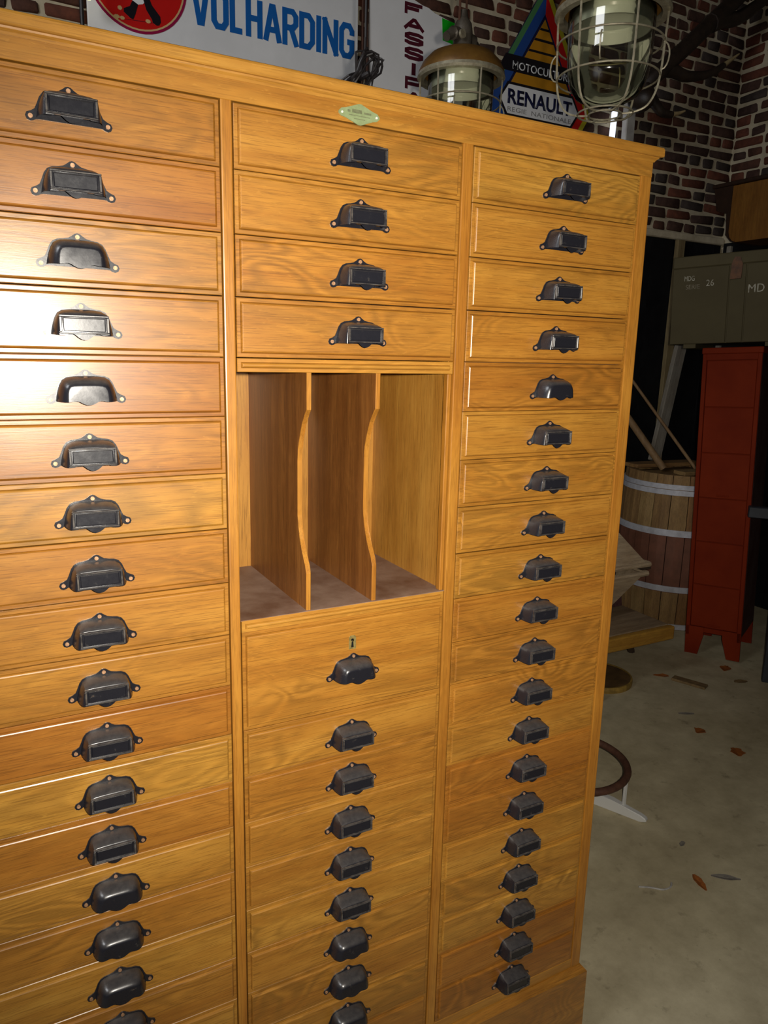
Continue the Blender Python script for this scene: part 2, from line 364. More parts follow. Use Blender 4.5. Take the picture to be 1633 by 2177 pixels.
def textbm(body, x0, x1, z0, z1, y0, thick=0.0012, bold=0.0, shear=0.0, space=1.0):
    """flat raised lettering filling the rectangle x0..x1, z0..z1 and facing -Y at y0."""
    cu = bpy.data.curves.new('lettering', 'FONT'); cu.body = body; cu.size = 1.0; cu.offset = bold; cu.shear = shear
    cu.space_character = space; cu.resolution_u = 3
    o = bpy.data.objects.new('lettering_curve', cu); COL.objects.link(o)
    bpy.context.view_layer.update()
    me = bpy.data.meshes.new_from_object(o.evaluated_get(bpy.context.evaluated_depsgraph_get()))
    bpy.data.objects.remove(o); bpy.data.curves.remove(cu)
    xs = [v.co.x for v in me.vertices]; ys = [v.co.y for v in me.vertices]
    ax, bx, ay, by = min(xs), max(xs), min(ys), max(ys)
    for v in me.vertices:
        v.co = Vector((x0 + (v.co.x - ax) / (bx - ax) * (x1 - x0), y0, z0 + (v.co.y - ay) / (by - ay) * (z1 - z0)))
    bm = BM(); bm.from_mesh(me); bpy.data.meshes.remove(me)
    r = bmesh.ops.extrude_face_region(bm, geom=bm.faces[:])
    bmesh.ops.translate(bm, vec=(0, -thick, 0), verts=[g for g in r['geom'] if isinstance(g, bmesh.types.BMVert)])
    return bm
GLYPH = {
 'V': [([(0, 1), (.44, 0), (.56, 0), (1, 1)], 0)], 'O': [([(0, .16), (0, .84), (.25, 1), (.75, 1), (1, .84), (1, .16), (.75, 0), (.25, 0)], 1)],
 'L': [([(0, 1), (0, 0), (1, 0)], 0)], 'H': [([(0, 0), (0, 1)], 0), ([(1, 0), (1, 1)], 0), ([(0, .5), (1, .5)], 0)],
 'A': [([(0, 0), (.44, 1), (.56, 1), (1, 0)], 0), ([(.2, .28), (.8, .28)], 0)],
 'R': [([(0, 0), (0, 1), (.72, 1), (1, .86), (1, .62), (.72, .48), (0, .48)], 0), ([(.55, .48), (1, 0)], 0)],
 'P': [([(0, 0), (0, 1), (.72, 1), (1, .84), (1, .58), (.72, .42), (0, .42)], 0)],
 'D': [([(0, 0), (0, 1), (.65, 1), (1, .82), (1, .18), (.65, 0)], 1)], 'I': [([(.5, 0), (.5, 1)], 0)], 'N': [([(0, 0), (0, 1)], 0), ([(0, 1), (1, 0)], 0), ([(1, 0), (1, 1)], 0)],
 'G': [([(1, .70), (1, .84), (.75, 1), (.25, 1), (0, .84), (0, .16), (.25, 0), (.75, 0), (1, .16), (1, .46), (.55, .46)], 0)],
 'F': [([(0, 0), (0, 1), (1, 1)], 0), ([(0, .5), (.8, .5)], 0)],
 'S': [([(1, .74), (1, .86), (.78, 1), (.22, 1), (0, .84), (0, .66), (.22, .54), (.78, .46), (1, .34), (1, .16), (.78, 0), (.22, 0), (0, .14), (0, .26)], 0)]}
def glyph_bm(bm, ch, x0, x1, z0, z1, y0, sw, thick=0.0012):
    """one heavy block letter filling its rectangle, stroke width sw, facing -Y at y0."""
    h = sw / 2; kk = 0
    if ch == 'V':
        xm = (x0 + x1) / 2; return prism(bm, [(x0, z1), (x0 + sw, z1), (xm, z0 + (z1 - z0) * .30), (x1 - sw, z1), (x1, z1), (xm + sw * .62, z0), (xm - sw * .62, z0)], 'y', y0 - thick, y0 + .0005)
    for pts, closed in GLYPH[ch]:
        ends = h if len(pts) == 2 or not closed else 0
        P = [Vector((x0 + h + p[0] * (x1 - x0 - sw), z0 + h + p[1] * (z1 - z0 - sw))) for p in pts]
        if not closed:
            for i, j in ((0, 1), (-1, -2)):
                d = (P[i] - P[j]).normalized()
                if ch not in 'SG' : P[i] = P[i] + d * (h if abs(d.y) > .4 else 0)
        n = len(P); Lft, Rgt = [], []
        for i in range(n):
            a = (P[i] - P[i - 1]).normalized() if (closed or i > 0) else None
            c = (P[(i + 1) % n] - P[i]).normalized() if (closed or i < n - 1) else None
            a = a or c; c = c or a
            na, nc = Vector((-a.y, a.x)), Vector((-c.y, c.x)); mm = (na + nc)
            mm = mm / max(0.35, mm.dot(na)) if mm.length > 1e-6 else na
            Lft.append(P[i] + mm * h); Rgt.append(P[i] - mm * h)
        for i in range(n if closed else n - 1):
            j = (i + 1) % n
            prism(bm, [tuple(Lft[i]), tuple(Lft[j]), tuple(Rgt[j]), tuple(Rgt[i])], 'y', y0 - thick - .00012 * kk, y0 + .0005); kk += 1
def disc_pts(cx, cz, r, n=40, rz=None):
    return [(cx + r * math.cos(2 * math.pi * i / n), cz + (rz or r) * math.sin(2 * math.pi * i / n)) for i in range(n)]

# ------------------------------------------------------------------ the room: floor, brick walls, tarred lower wall
WALLY, WALLX, H = 2.45, 4.03, 4.1
FX0, FY0 = -3.2, -5.2
o = struct(obj('floor', boxm(FX0, WALLX + 0.3, FY0, WALLY + 0.3, -0.12, 0.0), MT['floor']), 'worn grey concrete floor with stains')
wb = struct(obj('wall_back', boxm(FX0, WALLX + 0.3, WALLY, WALLY + 0.3, 0.0, H), MT['mortar']), 'old brick wall behind the cabinet with wide pale mortar joints')
wr = struct(obj('wall_right', boxm(WALLX, WALLX + 0.3, FY0, WALLY, 0.0, H), MT['mortar']), 'brick wall on the right meeting the back wall in a corner')

struct(obj('ceiling', boxm(FX0, WALLX + 0.3, FY0, WALLY + 0.3, H, H + 0.1), MT['tar']), 'dark ceiling boards')

def brick_bm(L, hgt, rnd):
    bm = BM(); box(bm, -L / 2, L / 2, -0.009, 0.03, -hgt / 2, hgt / 2)
    for v in bm.verts:
        v.co.x += rnd.uniform(-1, 1) * 0.009; v.co.z += rnd.uniform(-1, 1) * 0.0065; v.co.y += rnd.uniform(-0.005, 0.004)
    fr = [e for e in bm.edges if min(v.co.y for v in e.verts) < 0 and not (e.verts[0].co.y > 0 and e.verts[1].co.y > 0)]
    bmesh.ops.bevel(bm, geom=fr, offset=0.006, segments=1, affect='EDGES')
    return bm
rnd = random.Random(3)
BRICKS = {}
for kind, L in (('s', 0.196), ('h', 0.092), ('q', 0.135)):
    BRICKS[kind] = []
    for i in range(15):
        me = to_mesh(brick_bm(L, 0.0475, rnd), True, 50); me.materials.append(MT['brick'][i % 5]); BRICKS[kind].append((me, i % 5))
LEN = {'s': 0.196, 'h': 0.092, 'q': 0.135}
def brick_course(a0, a1, rnd):
    """bricks laid from the room corner at a1 outwards."""
    a = a1
    while a > a0:
        k = rnd.choices('shq', (4, 5, 2))[0]; g = rnd.uniform(0.014, 0.030)
        yield k, a - LEN[k] / 2
        a -= LEN[k] + g
def lay(parent, place, a0, a1, z0, z1, inview, rnd):
    """inview(a, z) -> single brick objects (up to 290), the rest joined as one mass."""
    cand, rest = [], []
    z = z0 + 0.0325
    while z < z1:
        for k, a in brick_course(a0, a1, rnd):
            zz = z + rnd.uniform(-0.005, 0.005)
            (cand if inview(a, zz) else rest).append((k, a, zz, rnd.randrange(15), rnd.uniform(-0.03, 0.03)))
        z += 0.065
    rest += cand[290:]; cand = cand[:290]
    for k, a, z, i, tilt in cand:
        b = bpy.data.objects.new('brick', BRICKS[k][i][0]); COL.objects.link(b); b.parent = parent
        b.matrix_local = place(a, z) @ Matrix.Rotation(tilt, 4, 'Y')
    verts, faces, mi = [], [], []
    for k, a, z, i, tilt in rest:
        me, c = BRICKS[k][i]; M = place(a, z) @ Matrix.Rotation(tilt, 4, 'Y'); n0 = len(verts)
        verts += [M @ v.co for v in me.vertices]
        for p in me.polygons: faces.append([n0 + q for q in p.vertices]); mi.append(c)
    me = bpy.data.meshes.new('bricks'); me.from_pydata(verts, [], faces); me.polygons.foreach_set('material_index', mi)
    for x in MT['brick']: me.materials.append(x)
    ob = bpy.data.objects.new('brickwork', me); COL.objects.link(ob); ob.parent = parent; ob['kind'] = 'stuff'
    return len(cand), len(rest)
ZB = 2.315
def view_back(a, z):
    return (2.75 < a < 4.0 and z < 2.25 + (a - 2.4) * 0.95) or (1.85 < a < 2.4 and 2.95 < z < 3.32) or (1.36 < a < 1.44 and 2.75 < z < 3.15) or (-0.15 < a < 0.17 and 2.75 < z < 2.9) or (1.5 < a < 1.9 and 3.1 < z < 3.25)
print('bricks back', lay(wb, lambda a, z: Matrix.Translation((a, WALLY, z)), FX0 + 0.1, WALLX - 0.006, ZB, H - 0.03, view_back, random.Random(11)))
RY = Matrix.Rotation(-math.pi / 2, 4, 'Z')
print('bricks right', lay(wr, lambda a, z: Matrix.Translation((WALLX, a, z)) @ RY, -2.6, WALLY - 0.016, ZB + 0.0, H - 0.03, lambda a, z: 1.95 < a and z < 3.75, random.Random(12)))
# tarred board dado under the brickwork
bm = BM(); y0 = WALLY - 0.03
dado = struct(obj('trim_1', boxm(FX0 + 0.1, WALLX - 0.02, WALLY - 0.012, WALLY - 0.001, 0.0, 2.27), MT['tar']), 'black tarred boarding under the brickwork of the back wall')
rr = random.Random(5); x = FX0 + 0.12
while x < WALLX - 0.06:
    wd = min(rr.uniform(0.15, 0.2), WALLX - 0.045 - x)
    if wd < 0.05: break
    obj('board', boxm(x, x + wd - 0.003, y0 - rr.uniform(0, 0.005), WALLY - 0.011, 0.002, 2.265 + rr.uniform(-0.008, 0.0)), MT['tar'], dado); x += wd
struct(obj('trim_2', boxm(FX0 + 0.1, WALLX - 0.02, WALLY - 0.036, WALLY - 0.001, 2.268, 2.312, 0.006), MT['mortar']), 'mortar ledge over the black boarding')
dado2 = struct(obj('trim_3', boxm(WALLX - 0.02, WALLX - 0.001, -2.6, WALLY - 0.037, 0.0, 2.28), MT['tar']), 'black tarred boarding on the right wall')
for i in range(-13, 12):
    obj('board', boxm(WALLX - 0.032 - rr.uniform(0, 0.004), WALLX - 0.019, 0.02 + i * 0.199, 0.02 + i * 0.199 + 0.196, 0.002, 2.275), MT['tar'], dado2)

# ------------------------------------------------------------------ the drawer cabinet
FZ = 1.85                                                            # top edge of the first drawer row above the floor
ROW = [0, .0801, .1607, .2415, .3225, .4029, .4825, .5629, .6437, .7249, .8045, .885, .9645, 1.0436, 1.1228, 1.2035, 1.2838, 1.3634, 1.4427, 1.5213, 1.600]
ROW = [FZ - r for r in ROW]
CX = [(-0.3580, 0.0), (0.0168, 0.3741), (0.3948, 0.7469)]
HX = [-0.180, 0.2005, 0.5765]
DEP = 0.40
cab = thing('drawer_cabinet', 'tall golden oak cabinet with three columns of shallow drawers and black cup pulls', 'cabinet', (0.2, 0.2, 0))
CO = Vector((-0.2, -0.2, 0))
def cpart(name, bm, mats, smooth=False, label=None):
    bmesh.ops.translate(bm, vec=CO, verts=bm.verts)
    p = obj(name, bm, mats, cab, smooth=smooth)
    if label: p['label'] = label
    return p
XL, XR = -0.384, 0.773
# carcass
bm = BM()
box(bm, XL + 0.002, XL + 0.02, 0.012, DEP, 0.12, 1.88); box(bm, XR - 0.02, XR - 0.002, 0.012, DEP, 0.12, 1.88)
for x0, x1 in ((0.002, 0.0148), (0.3761, 0.3928)): box(bm, x0, x1, 0.014, DEP - 0.01, 0.24, 1.86)
box(bm, XL + 0.02, XR - 0.02, DEP - 0.01, DEP, 0.12, 1.88); box(bm, XL + 0.02, XR - 0.02, 0.014, DEP - 0.01, 1.862, 1.88)
box(bm, XL + 0.02, XR - 0.02, 0.014, DEP - 0.01, 0.215, 0.235)
for x0, x1, top in ((XL + 0.02, 0.002, 1.86), (0.3928, XR - 0.02, 1.86)):
    box(bm, x0, x1, 0.03, 0.04, 0.235, top)
box(bm, 0.0148, 0.3761, 0.03, 0.04, 0.235, ROW[9] - 0.001); box(bm, 0.0148, 0.3761, 0.03, 0.04, ROW[4], 1.86)
cpart('carcass', bm, MT['dark_gap'])
for x0, x1 in ((XL, -0.3590), (0.0008, 0.0160), (0.3751, 0.3940), (0.7479, XR)):
    cpart('stile', boxm(x0, x1, -0.0005, 0.016, 0.225, 1.8525, 0.0018, 2), MT['oak_stile'])
cpart('frieze_rail', boxm(XL, XR, -0.001, 0.016, 1.8515, 1.8765, 0.0006), MT['oak_rail'])
# cornice: board with a rounded nose and a cove under it, returned along the right side
prof = [(0.02, 1.876), (-0.0015, 1.876), (-0.0035, 1.879), (-0.0065, 1.8815), (-0.0075, 1.8835), (-0.0115, 1.8835), (-0.0130, 1.8850), (-0.0130, 1.8955), (-0.0115, 1.8985), (-0.0085, 1.9000), (0.02, 1.9000)]
bm = BM()
def sweep(bm, prof):
    A = []
    for off, z in prof:
        A.append([bm.verts.new(p) for p in ((XL + off, DEP, z), (XL + off, off, z), (XR - off, off, z), (XR - off, DEP, z))])
    for a, c in zip(A, A[1:]):
        for i in range(3): bm.faces.new((a[i], a[i + 1], c[i + 1], c[i]))
sweep(bm, prof)
box(bm, XL + 0.015, XR - 0.015, 0.015, DEP, 1.878, 1.8995)
cpart('cornice', bm, MT['oak_rail'])
cpart('bottom_rail', boxm(-0.3590, 0.7479, 0.0, 0.016, 0.222, ROW[20] - 0.001, 0.001), MT['oak_rail'])
bm = BM()
sweep(bm, [(0.01, 0.226), (-0.002, 0.226), (-0.010, 0.216), (-0.0125, 0.212), (-0.0125, 0.0), (0.01, 0.0)])
cpart('plinth', bm, MT['oak'])
# maker's plate
plate = cpart('maker_plate', prismm([(0.1665, 1.8635), (0.1705, 1.8675), (0.1775, 1.8690), (0.1975, 1.8762), (0.2010, 1.8762), (0.2190, 1.8692), (0.2260, 1.8675), (0.2300, 1.8635), (0.2300, 1.8610), (0.2260, 1.8575), (0.2190, 1.8560), (0.2010, 1.8490), (0.1975, 1.8490), (0.1775, 1.8562), (0.1705, 1.8575), (0.1665, 1.8610)], 'y', -0.0024, -0.0005), MT['plate'], label='pale green lozenge plate with worn print')
bm = BM()
for x0, x1, z0, z1 in ((0.1800, 0.1842, 1.8640, 1.8668), (0.1870, 0.2020, 1.8638, 1.8684), (0.2055, 0.2165, 1.8640, 1.8664), (0.182, 0.215, 1.8602, 1.8610), (0.190, 0.207, 1.8562, 1.8570)):
    box(bm, x0, x1, -0.0028, -0.0022, z0, z1)
bmesh.ops.translate(bm, vec=CO, verts=bm.verts); obj('print', bm, MT['print'], plate)
for sx in (0.1715, 0.2250):
    bm = prismm(disc_pts(sx, 1.8622, 0.0016, 10), 'y', -0.0034, -0.002); bmesh.ops.translate(bm, vec=CO, verts=bm.verts); obj('pin', bm, MT['white_iron'], plate)

# drawer fronts: sunk border and raised field
def drawer_mesh(wd, ht):
    bm = BM(); a, h = wd / 2, ht / 2
    def rect(ix, iz, y): return [bm.verts.new((sx * (a - ix), y, sz * (h - iz))) for sx, sz in ((-1, -1), (1, -1), (1, 1), (-1, 1))]
    prof = [(0, 0.018), (0, 0.0008), (0.0008, 0.0), (0.0052, 0.0), (0.0058, 0.0012), (0.0064, -0.0012), (0.0072, -0.0030), (0.0086, -0.0038)]
    R = [rect(i, i, y) for i, y in prof]
    bm.faces.new(R[0][::-1]); bm.faces.new(R[-1])
    for p, q in zip(R, R[1:]):
        for i in range(4): bm.faces.new((p[i], p[(i + 1) % 4], q[(i + 1) % 4], q[i]))
    return to_mesh(bm)
# cup pulls
def plate_outline():
    right = [(0.0, 0.0218), (0.003, 0.0210), (0.0062, 0.0184), (0.010, 0.0160), (0.016, 0.0146), (0.0225, 0.0138), (0.0280, 0.0112), (0.0318, 0.0060), (0.0345, -0.0010), (0.0372, -0.0070), (0.0415, -0.0098), (0.0460, -0.0116), (0.0476, -0.0155), (0.0460, -0.0192), (0.0425, -0.0206), (0.0390, -0.0198), (0.0365, -0.0182), (0.0330, -0.0178)]
    left = [(-x, z) for x, z in right[::-1] if x > 0]
    return right + left
def cup_mesh(label):
    bm = BM()
    prism(bm, plate_outline(), 'y', -0.0018, 0.0)
    base = [(.0362, -.0170), (.0352, -.0110), (.0335, -.0040), (.0312, .0030), (.0278, .0090), (.0225, .0122), (.0150, .0133), (.0075, .0137)]
    if label: front = [(.0282, -.0178), (.0282, -.0120), (.0282, -.0040), (.0280, .0022), (.0272, .0050), (.0225, .0058), (.0150, .0059), (.0075, .0059)]; Y = -.0250; steps = (0.0, 0.22, 0.45, 0.66, 0.84, 0.95, 1.0); pw_ = 0.9
    else: front = [(.0225, -.0172), (.0225, -.0125), (.0222, -.0070), (.0214, -.0030), (.0195, .0000), (.0160, .0012), (.0110, .0016), (.0055, .0016)]; Y = -.0260; steps = (0.0, 0.2, 0.4, 0.58, 0.74, 0.87, 0.96, 1.0); pw_ = 1.0
    base = base + [(0, base[-1][1])] + [(-x, z) for x, z in base[::-1]]; front = front + [(0, front[-1][1])] + [(-x, z) for x, z in front[::-1]]
    rows = []
    for t in steps:
        q = (1 - math.cos(t * math.pi / 2)) ** pw_ if not label else t ** 1.35; yy = Y * math.sin(t * math.pi / 2) - .0012
        rows.append([bm.verts.new((a[0] + (c[0] - a[0]) * q, yy, a[1] + (c[1] - a[1]) * q)) for a, c in zip(base, front)])
    for a, c in zip(rows, rows[1:]):
        for j in range(len(base) - 1): bm.faces.new((a[j], a[j + 1], c[j + 1], c[j]))
    # front face closing the dome, with the scalloped lower lip
    xe = front[0][0]; L = rows[-1]; yb = Y - .0012; zl = front[0][1]
    lip = []
    for i in range(1, 16):
        x = -xe + 2 * xe * i / 16
        z = zl + (.0022 if label else .0012) * math.exp(-((abs(x) - .0150) / .0045) ** 2) - (.0056 if label else .0040) * max(0, math.cos(min(1, abs(x) / .0115) * math.pi / 2)) ** 1.2
        lip.append(bm.verts.new((x, yb, z)))
    bm.faces.new(L + lip)
    if label:
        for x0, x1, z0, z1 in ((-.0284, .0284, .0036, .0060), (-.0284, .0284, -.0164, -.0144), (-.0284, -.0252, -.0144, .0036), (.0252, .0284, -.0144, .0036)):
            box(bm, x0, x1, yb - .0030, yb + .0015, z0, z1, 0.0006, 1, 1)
        box(bm, -.0238, .0238, yb - .0010, yb + .001, -.0132, .0024, 0.0008)
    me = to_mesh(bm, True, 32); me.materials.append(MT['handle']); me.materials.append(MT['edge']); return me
CUP = {True: cup_mesh(True), False: cup_mesh(False)}
bm = BM(); prism(bm, disc_pts(0, 0, 0.0026, 10), 'y', -0.0030, -0.0015); SCREW = to_mesh(bm); SCREW.materials.append(MT['screw'])
DM = {}
def drawer(ci, r0, r1, label_window):
    x0, x1 = CX[ci]; z1, z0 = ROW[r0], ROW[r1]
    key = (ci, r1 - r0)
    wd, ht = x1 - x0 - 0.0022, 0.0803 * (r1 - r0) - 0.0010
    if key not in DM:
        DM[key] = drawer_mesh(wd, ht); DM[key].materials.append(MT['oak'])
    d = bpy.data.objects.new('drawer', DM[key]); COL.objects.link(d); d.parent = cab
    d.location = Vector(((x0 + x1) / 2, random.uniform(-0.0006, 0.0004), (z0 + z1) / 2)) + CO
    hx = HX[ci] - (x0 + x1) / 2 + random.uniform(-0.001, 0.001); hz = 0.0005 if r1 - r0 == 1 else -0.004
    h = bpy.data.objects.new('handle', CUP[label_window]); COL.objects.link(h); h.parent = d; h.location = (hx, -0.0038, hz)
    h.rotation_euler = (0, random.uniform(-0.012, 0.012), 0)
    for sx, sz in ((-0.0422, -0.0154), (0.0422, -0.0154), (0.0, 0.0172)):
        s = bpy.data.objects.new('screw', SCREW); COL.objects.link(s); s.parent = d; s.location = (hx + sx, -0.0040, hz + sz)
    return d
for r in range(20):
    drawer(0, r, r + 1, r not in (2, 4, 13, 14, 15, 16, 17, 18, 19))
    if r < 4 or r >= 11: drawer(1, r, r + 1, r not in (16, 17, 18, 19))
    drawer(2, r, r + 1, r not in (4,))
deep = drawer(1, 9, 11, False); deep['label'] = 'deep drawer with a brass keyhole plate below the open compartment'
ez = 1.0815 - (ROW[9] + ROW[11]) / 2; ex = 0.1995 - 0.19545
obj('keyhole_plate', prismm([(ex - .0062, ez - .0115), (ex + .0062, ez - .0115), (ex + .0062, ez + .008), (ex + .004, ez + .0115), (ex - .004, ez + .0115), (ex - .0062, ez + .008)], 'y', -0.0044, -0.0036), MT['brass'], deep)
kh = disc_pts(ex, ez + 0.004, 0.0026, 14); kh = [p for p in kh if p[1] > ez + 0.0022] + [(ex - .0014, ez + .001), (ex - .0022, ez - .0085), (ex + .0022, ez - .0085), (ex + .0014, ez + .001)]
obj('keyhole', prismm(kh, 'y', -0.0047, -0.0043), MT['black'], deep)
# open compartment with two shaped partitions
OT, OB = FZ - 0.3420, FZ - 0.7060
x0, x1 = CX[1]
me = drawer_mesh(x1 - x0 - 0.002, 0.0188); me.materials.append(MT['oak_rail'])
for zc in (ROW[4] - 0.0100, FZ - 0.7158):
    d = bpy.data.objects.new('compartment_rail', me); COL.objects.link(d); d.parent = cab; d.location = Vector(((x0 + x1) / 2, 0, zc)) + CO
IB = 0.275
bm = BM(); box(bm, x0 - 0.001, x1 + 0.001, IB, IB + 0.01, OB - 0.01, OT + 0.02); cpart('compartment_back', bm, MT['oak_panel'])
for a, c in ((x0 - 0.012, x0 - 0.0005), (x1 + 0.0005, x1 + 0.012)):
    cpart('compartment_side', boxm(a, c, 0.017, IB, OB - 0.01, OT + 0.02), MT['oak_panel'])
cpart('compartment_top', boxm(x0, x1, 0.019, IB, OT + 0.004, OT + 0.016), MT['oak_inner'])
cpart('shelf', boxm(x0 - 0.0005, x1 + 0.0005, 0.0005, IB, OB - 0.0008, OB + 0.0002), MT['dusty_shelf'])
cpart('guide_strip', boxm(x1 - 0.0075, x1 - 0.0005, 0.004, 0.016, OB, OT, 0.001), MT['oak_stile'])
def partition(xa, xb):
    zt, zb = OT + 0.004, OB
    pr = [(IB, zb), (0.004, zb)]
    za, zc_ = FZ - 0.647, FZ - 0.396
    pr += [(0.004, za), (0.010, za + 0.012), (0.022, za + 0.030), (0.033, za + 0.048), (0.039, za + 0.066), (0.041, za + 0.085)]
    pr += [(0.041, zc_ - 0.080), (0.039, zc_ - 0.062), (0.034, zc_ - 0.042), (0.025, zc_ - 0.022), (0.014, zc_ - 0.009), (0.004, zc_)]
    pr += [(0.004, zt), (IB, zt)]
    bm = prismm(pr, 'x', xa, xb)
    es = [e for e in bm.edges if abs(e.verts[0].co.x - e.verts[1].co.x) < 1e-6 and max(v.co.y for v in e.verts) < 0.05]
    bmesh.ops.bevel(bm, geom=es, offset=0.0012, segments=1, affect='EDGES')
    for f in bm.faces:
        if abs(f.normal.x) < .8 and f.calc_center_median().y < .06: f.material_index = 1  # front edges take paler wood, frontal light put into the colour
    return bm
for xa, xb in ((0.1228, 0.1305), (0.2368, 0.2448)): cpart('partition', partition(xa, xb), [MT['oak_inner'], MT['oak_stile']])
# a dark chip gouged in one drawer front
bm = prismm([(0.0465, 0.3775), (0.050, 0.3805), (0.0545, 0.3845), (0.0585, 0.3858), (0.0592, 0.3842), (0.0555, 0.3812), (0.051, 0.3785), (0.048, 0.3765)], 'y', -0.0042, -0.0036)
cpart('dark_chip', bm, MT['black'])

# ------------------------------------------------------------------ enamel signs on the back wall
SY = WALLY - 0.03
s1 = thing('enamel_sign', 'white enamel sign with red roundel and blue VOLHARDING lettering', 'sign', (0.77, SY, 2.55))
O1 = Vector((-0.77, -SY, -2.55))
def spart(root, off, name, bm, mats, parent=None):
    bmesh.ops.translate(bm, vec=off, verts=bm.verts)
    return obj(name, bm, mats, parent or root)
p1 = spart(s1, O1, 'panel', boxm(0.187, 1.362, SY - 0.012, SY, 2.55, 3.28, 0.004, 2), MT['e_white'])
def ring_bm(cx, cz, ro, ri, ya, yb, n=48):
    bm = BM(); A = []
    for r, y in ((ro, yb), (ro, ya), (ri, ya), (ri, yb)): A.append([bm.verts.new((cx + r * math.cos(2 * math.pi * i / n), y, cz + r * math.sin(2 * math.pi * i / n))) for i in range(n)])
    for a, c in zip(A, A[1:]):
        for i in range(n): bm.faces.new((a[i], a[(i + 1) % n], c[(i + 1) % n], c[i]))
    return bm
rc = (0.382, 2.9725)
rd = spart(s1, O1, 'roundel', prismm(disc_pts(*rc, 0.188, 48), 'y', SY - 0.0132, SY - 0.011), MT['e_red'])
spart(s1, O1, 'ring', ring_bm(*rc, 0.197, 0.187, SY - 0.0136, SY - 0.011), MT['e_crim'], rd)
spart(s1, O1, 'ring', ring_bm(*rc, 0.187, 0.1805, SY - 0.0137, SY - 0.011), MT['e_cream'], rd)
for nm, pts, mt in (('boot', [(0.3602, 2.8899), (0.3815, 2.879), (0.3698, 2.8422), (0.3604, 2.8215), (0.350, 2.824), (0.3247, 2.8422), (0.3253, 2.8547), (0.3492, 2.8675)], 'e_black'),
                    ('boot', [(0.4026, 2.9006), (0.4236, 2.916), (0.4361, 2.8874), (0.4674, 2.853), (0.4694, 2.8327), (0.462, 2.820), (0.4522, 2.8175), (0.437, 2.8246), (0.434, 2.8366), (0.4131, 2.8669)], 'e_black'),
                    ('white_garment', [(0.345, 2.95), (0.435, 2.96), (0.4251, 2.9101), (0.4003, 2.8845), (0.3815, 2.879), (0.3602, 2.8899)], 'e_white'),
                    ('ground_line', [(0.345, 2.8190), (0.4352, 2.8250), (0.4352, 2.8230), (0.3269, 2.8160)], 'e_maroon')):
    spart(s1, O1, nm, prismm(pts, 'y', SY - 0.0142 - (0.0003 if nm == 'boot' else 0), SY - 0.013), MT[mt], rd)
for fx, fz, r1, r2 in ((0.3104, 2.8531, 0.0095, 0.0085), (0.297, 2.8195, 0.0125, 0.0085), (0.318, 2.8185, 0.0105, 0.0075), (0.4182, 2.8264, 0.0112, 0.008)):
    f = spart(s1, O1, 'flower', prismm([(fx + (r1 if i % 2 else r1 * .8) * math.cos(i * math.pi / 8), fz + (r2 if i % 2 else r2 * .8) * math.sin(i * math.pi / 8)) for i in range(16)], 'y', SY - 0.0146, SY - 0.013), MT['e_cream'], rd)
xl = 0.594
for ch, wd in zip('VOLHARDING', (.080, .075, .066, .075, .082, .075, .075, .028, .078, .076)):
    bm = BM(); glyph_bm(bm, ch, xl, xl + wd, 2.8555, 3.003, SY - 0.012, 0.0235); spart(s1, O1, 'letter', bm, MT['e_blue']); xl += wd + 0.0043

s2 = thing('paper_sign', 'torn white poster strip with maroon letters FASSIP running down it', 'sign', (1.66, SY, 2.55))
O2 = Vector((-1.66, -SY, -2.55))
poly = [(1.425, 2.55), (1.955, 2.55), (1.955, 3.118), (1.90, 3.120), (1.86, 3.126), (1.815, 3.135), (1.775, 3.143), (1.74, 3.158), (1.705, 3.162), (1.66, 3.175), (1.60, 3.172), (1.575, 3.185), (1.55, 3.19), (1.54, 3.25), (1.50, 3.30), (1.425, 3.30)]
spart(s2, O2, 'sheet', prismm(poly, 'y', SY - 0.004, SY + 0.006), MT['paper'])
spart(s2, O2, 'green_print', prismm([(1.817, 3.131), (1.955, 3.115), (1.955, 3.02), (1.825, 3.035)], 'y', SY - 0.0046, SY - 0.003), MT['e_lime'])
for ch, za, zb, xa, xb in (('F', 3.110, 3.160, 1.608, 1.712), ('A', 3.045, 3.096, 1.608, 1.716), ('S', 2.981, 3.036, 1.612, 1.715), ('S', 2.917, 2.972, 1.614, 1.716), ('I', 2.852, 2.904, 1.650, 1.682), ('P', 2.788, 2.843, 1.620, 1.722), ('A', 2.726, 2.778, 1.622, 1.722)):
    bm = BM(); glyph_bm(bm, ch, xa, xb, za, zb, SY - 0.004, 0.0155 if ch != 'I' else 0.022, 0.0008); spart(s2, O2, 'letter', bm, MT['e_maroon'])

s3 = thing('diamond_sign', 'diamond shaped enamel sign with RENAULT banner over yellow ground', 'sign', (2.44, SY, 2.26))
O3 = Vector((-2.44, -SY, -2.26))
cx, cz, hw, hh = 2.44, 2.84, 0.352, 0.585
def dia(k): return [(cx - hw * k, cz), (cx, cz + hh * k), (cx + hw * k, cz), (cx, cz - hh * k)]
def quad_strip(k0, k1, i): a, c = dia(k0), dia(k1); j = (i + 1) % 4; return [a[i], a[j], c[j], c[i]]
spart(s3, O3, 'panel', prismm(dia(1.0), 'y', SY - 0.010, SY), MT['e_navy'])
for i, m0, m1 in ((0, 'e_green', 'e_rblue'), (1, 'e_ry', 'e_red'), (2, 'e_ry', 'e_red'), (3, 'e_rblue', 'e_rblue')):
    spart(s3, O3, 'border_strip', prismm(quad_strip(0.995, 0.905, i), 'y', SY - 0.0125, SY - 0.009), MT[m0])
    spart(s3, O3, 'border_strip', prismm(quad_strip(0.905, 0.745, i), 'y', SY - 0.0125, SY - 0.009), MT[m1])
spart(s3, O3, 'yellow_field', prismm(dia(0.70), 'y', SY - 0.0125, SY - 0.009), MT['e_yellow'])
def hx_(z): return hw * (1 - abs(z - cz) / hh)
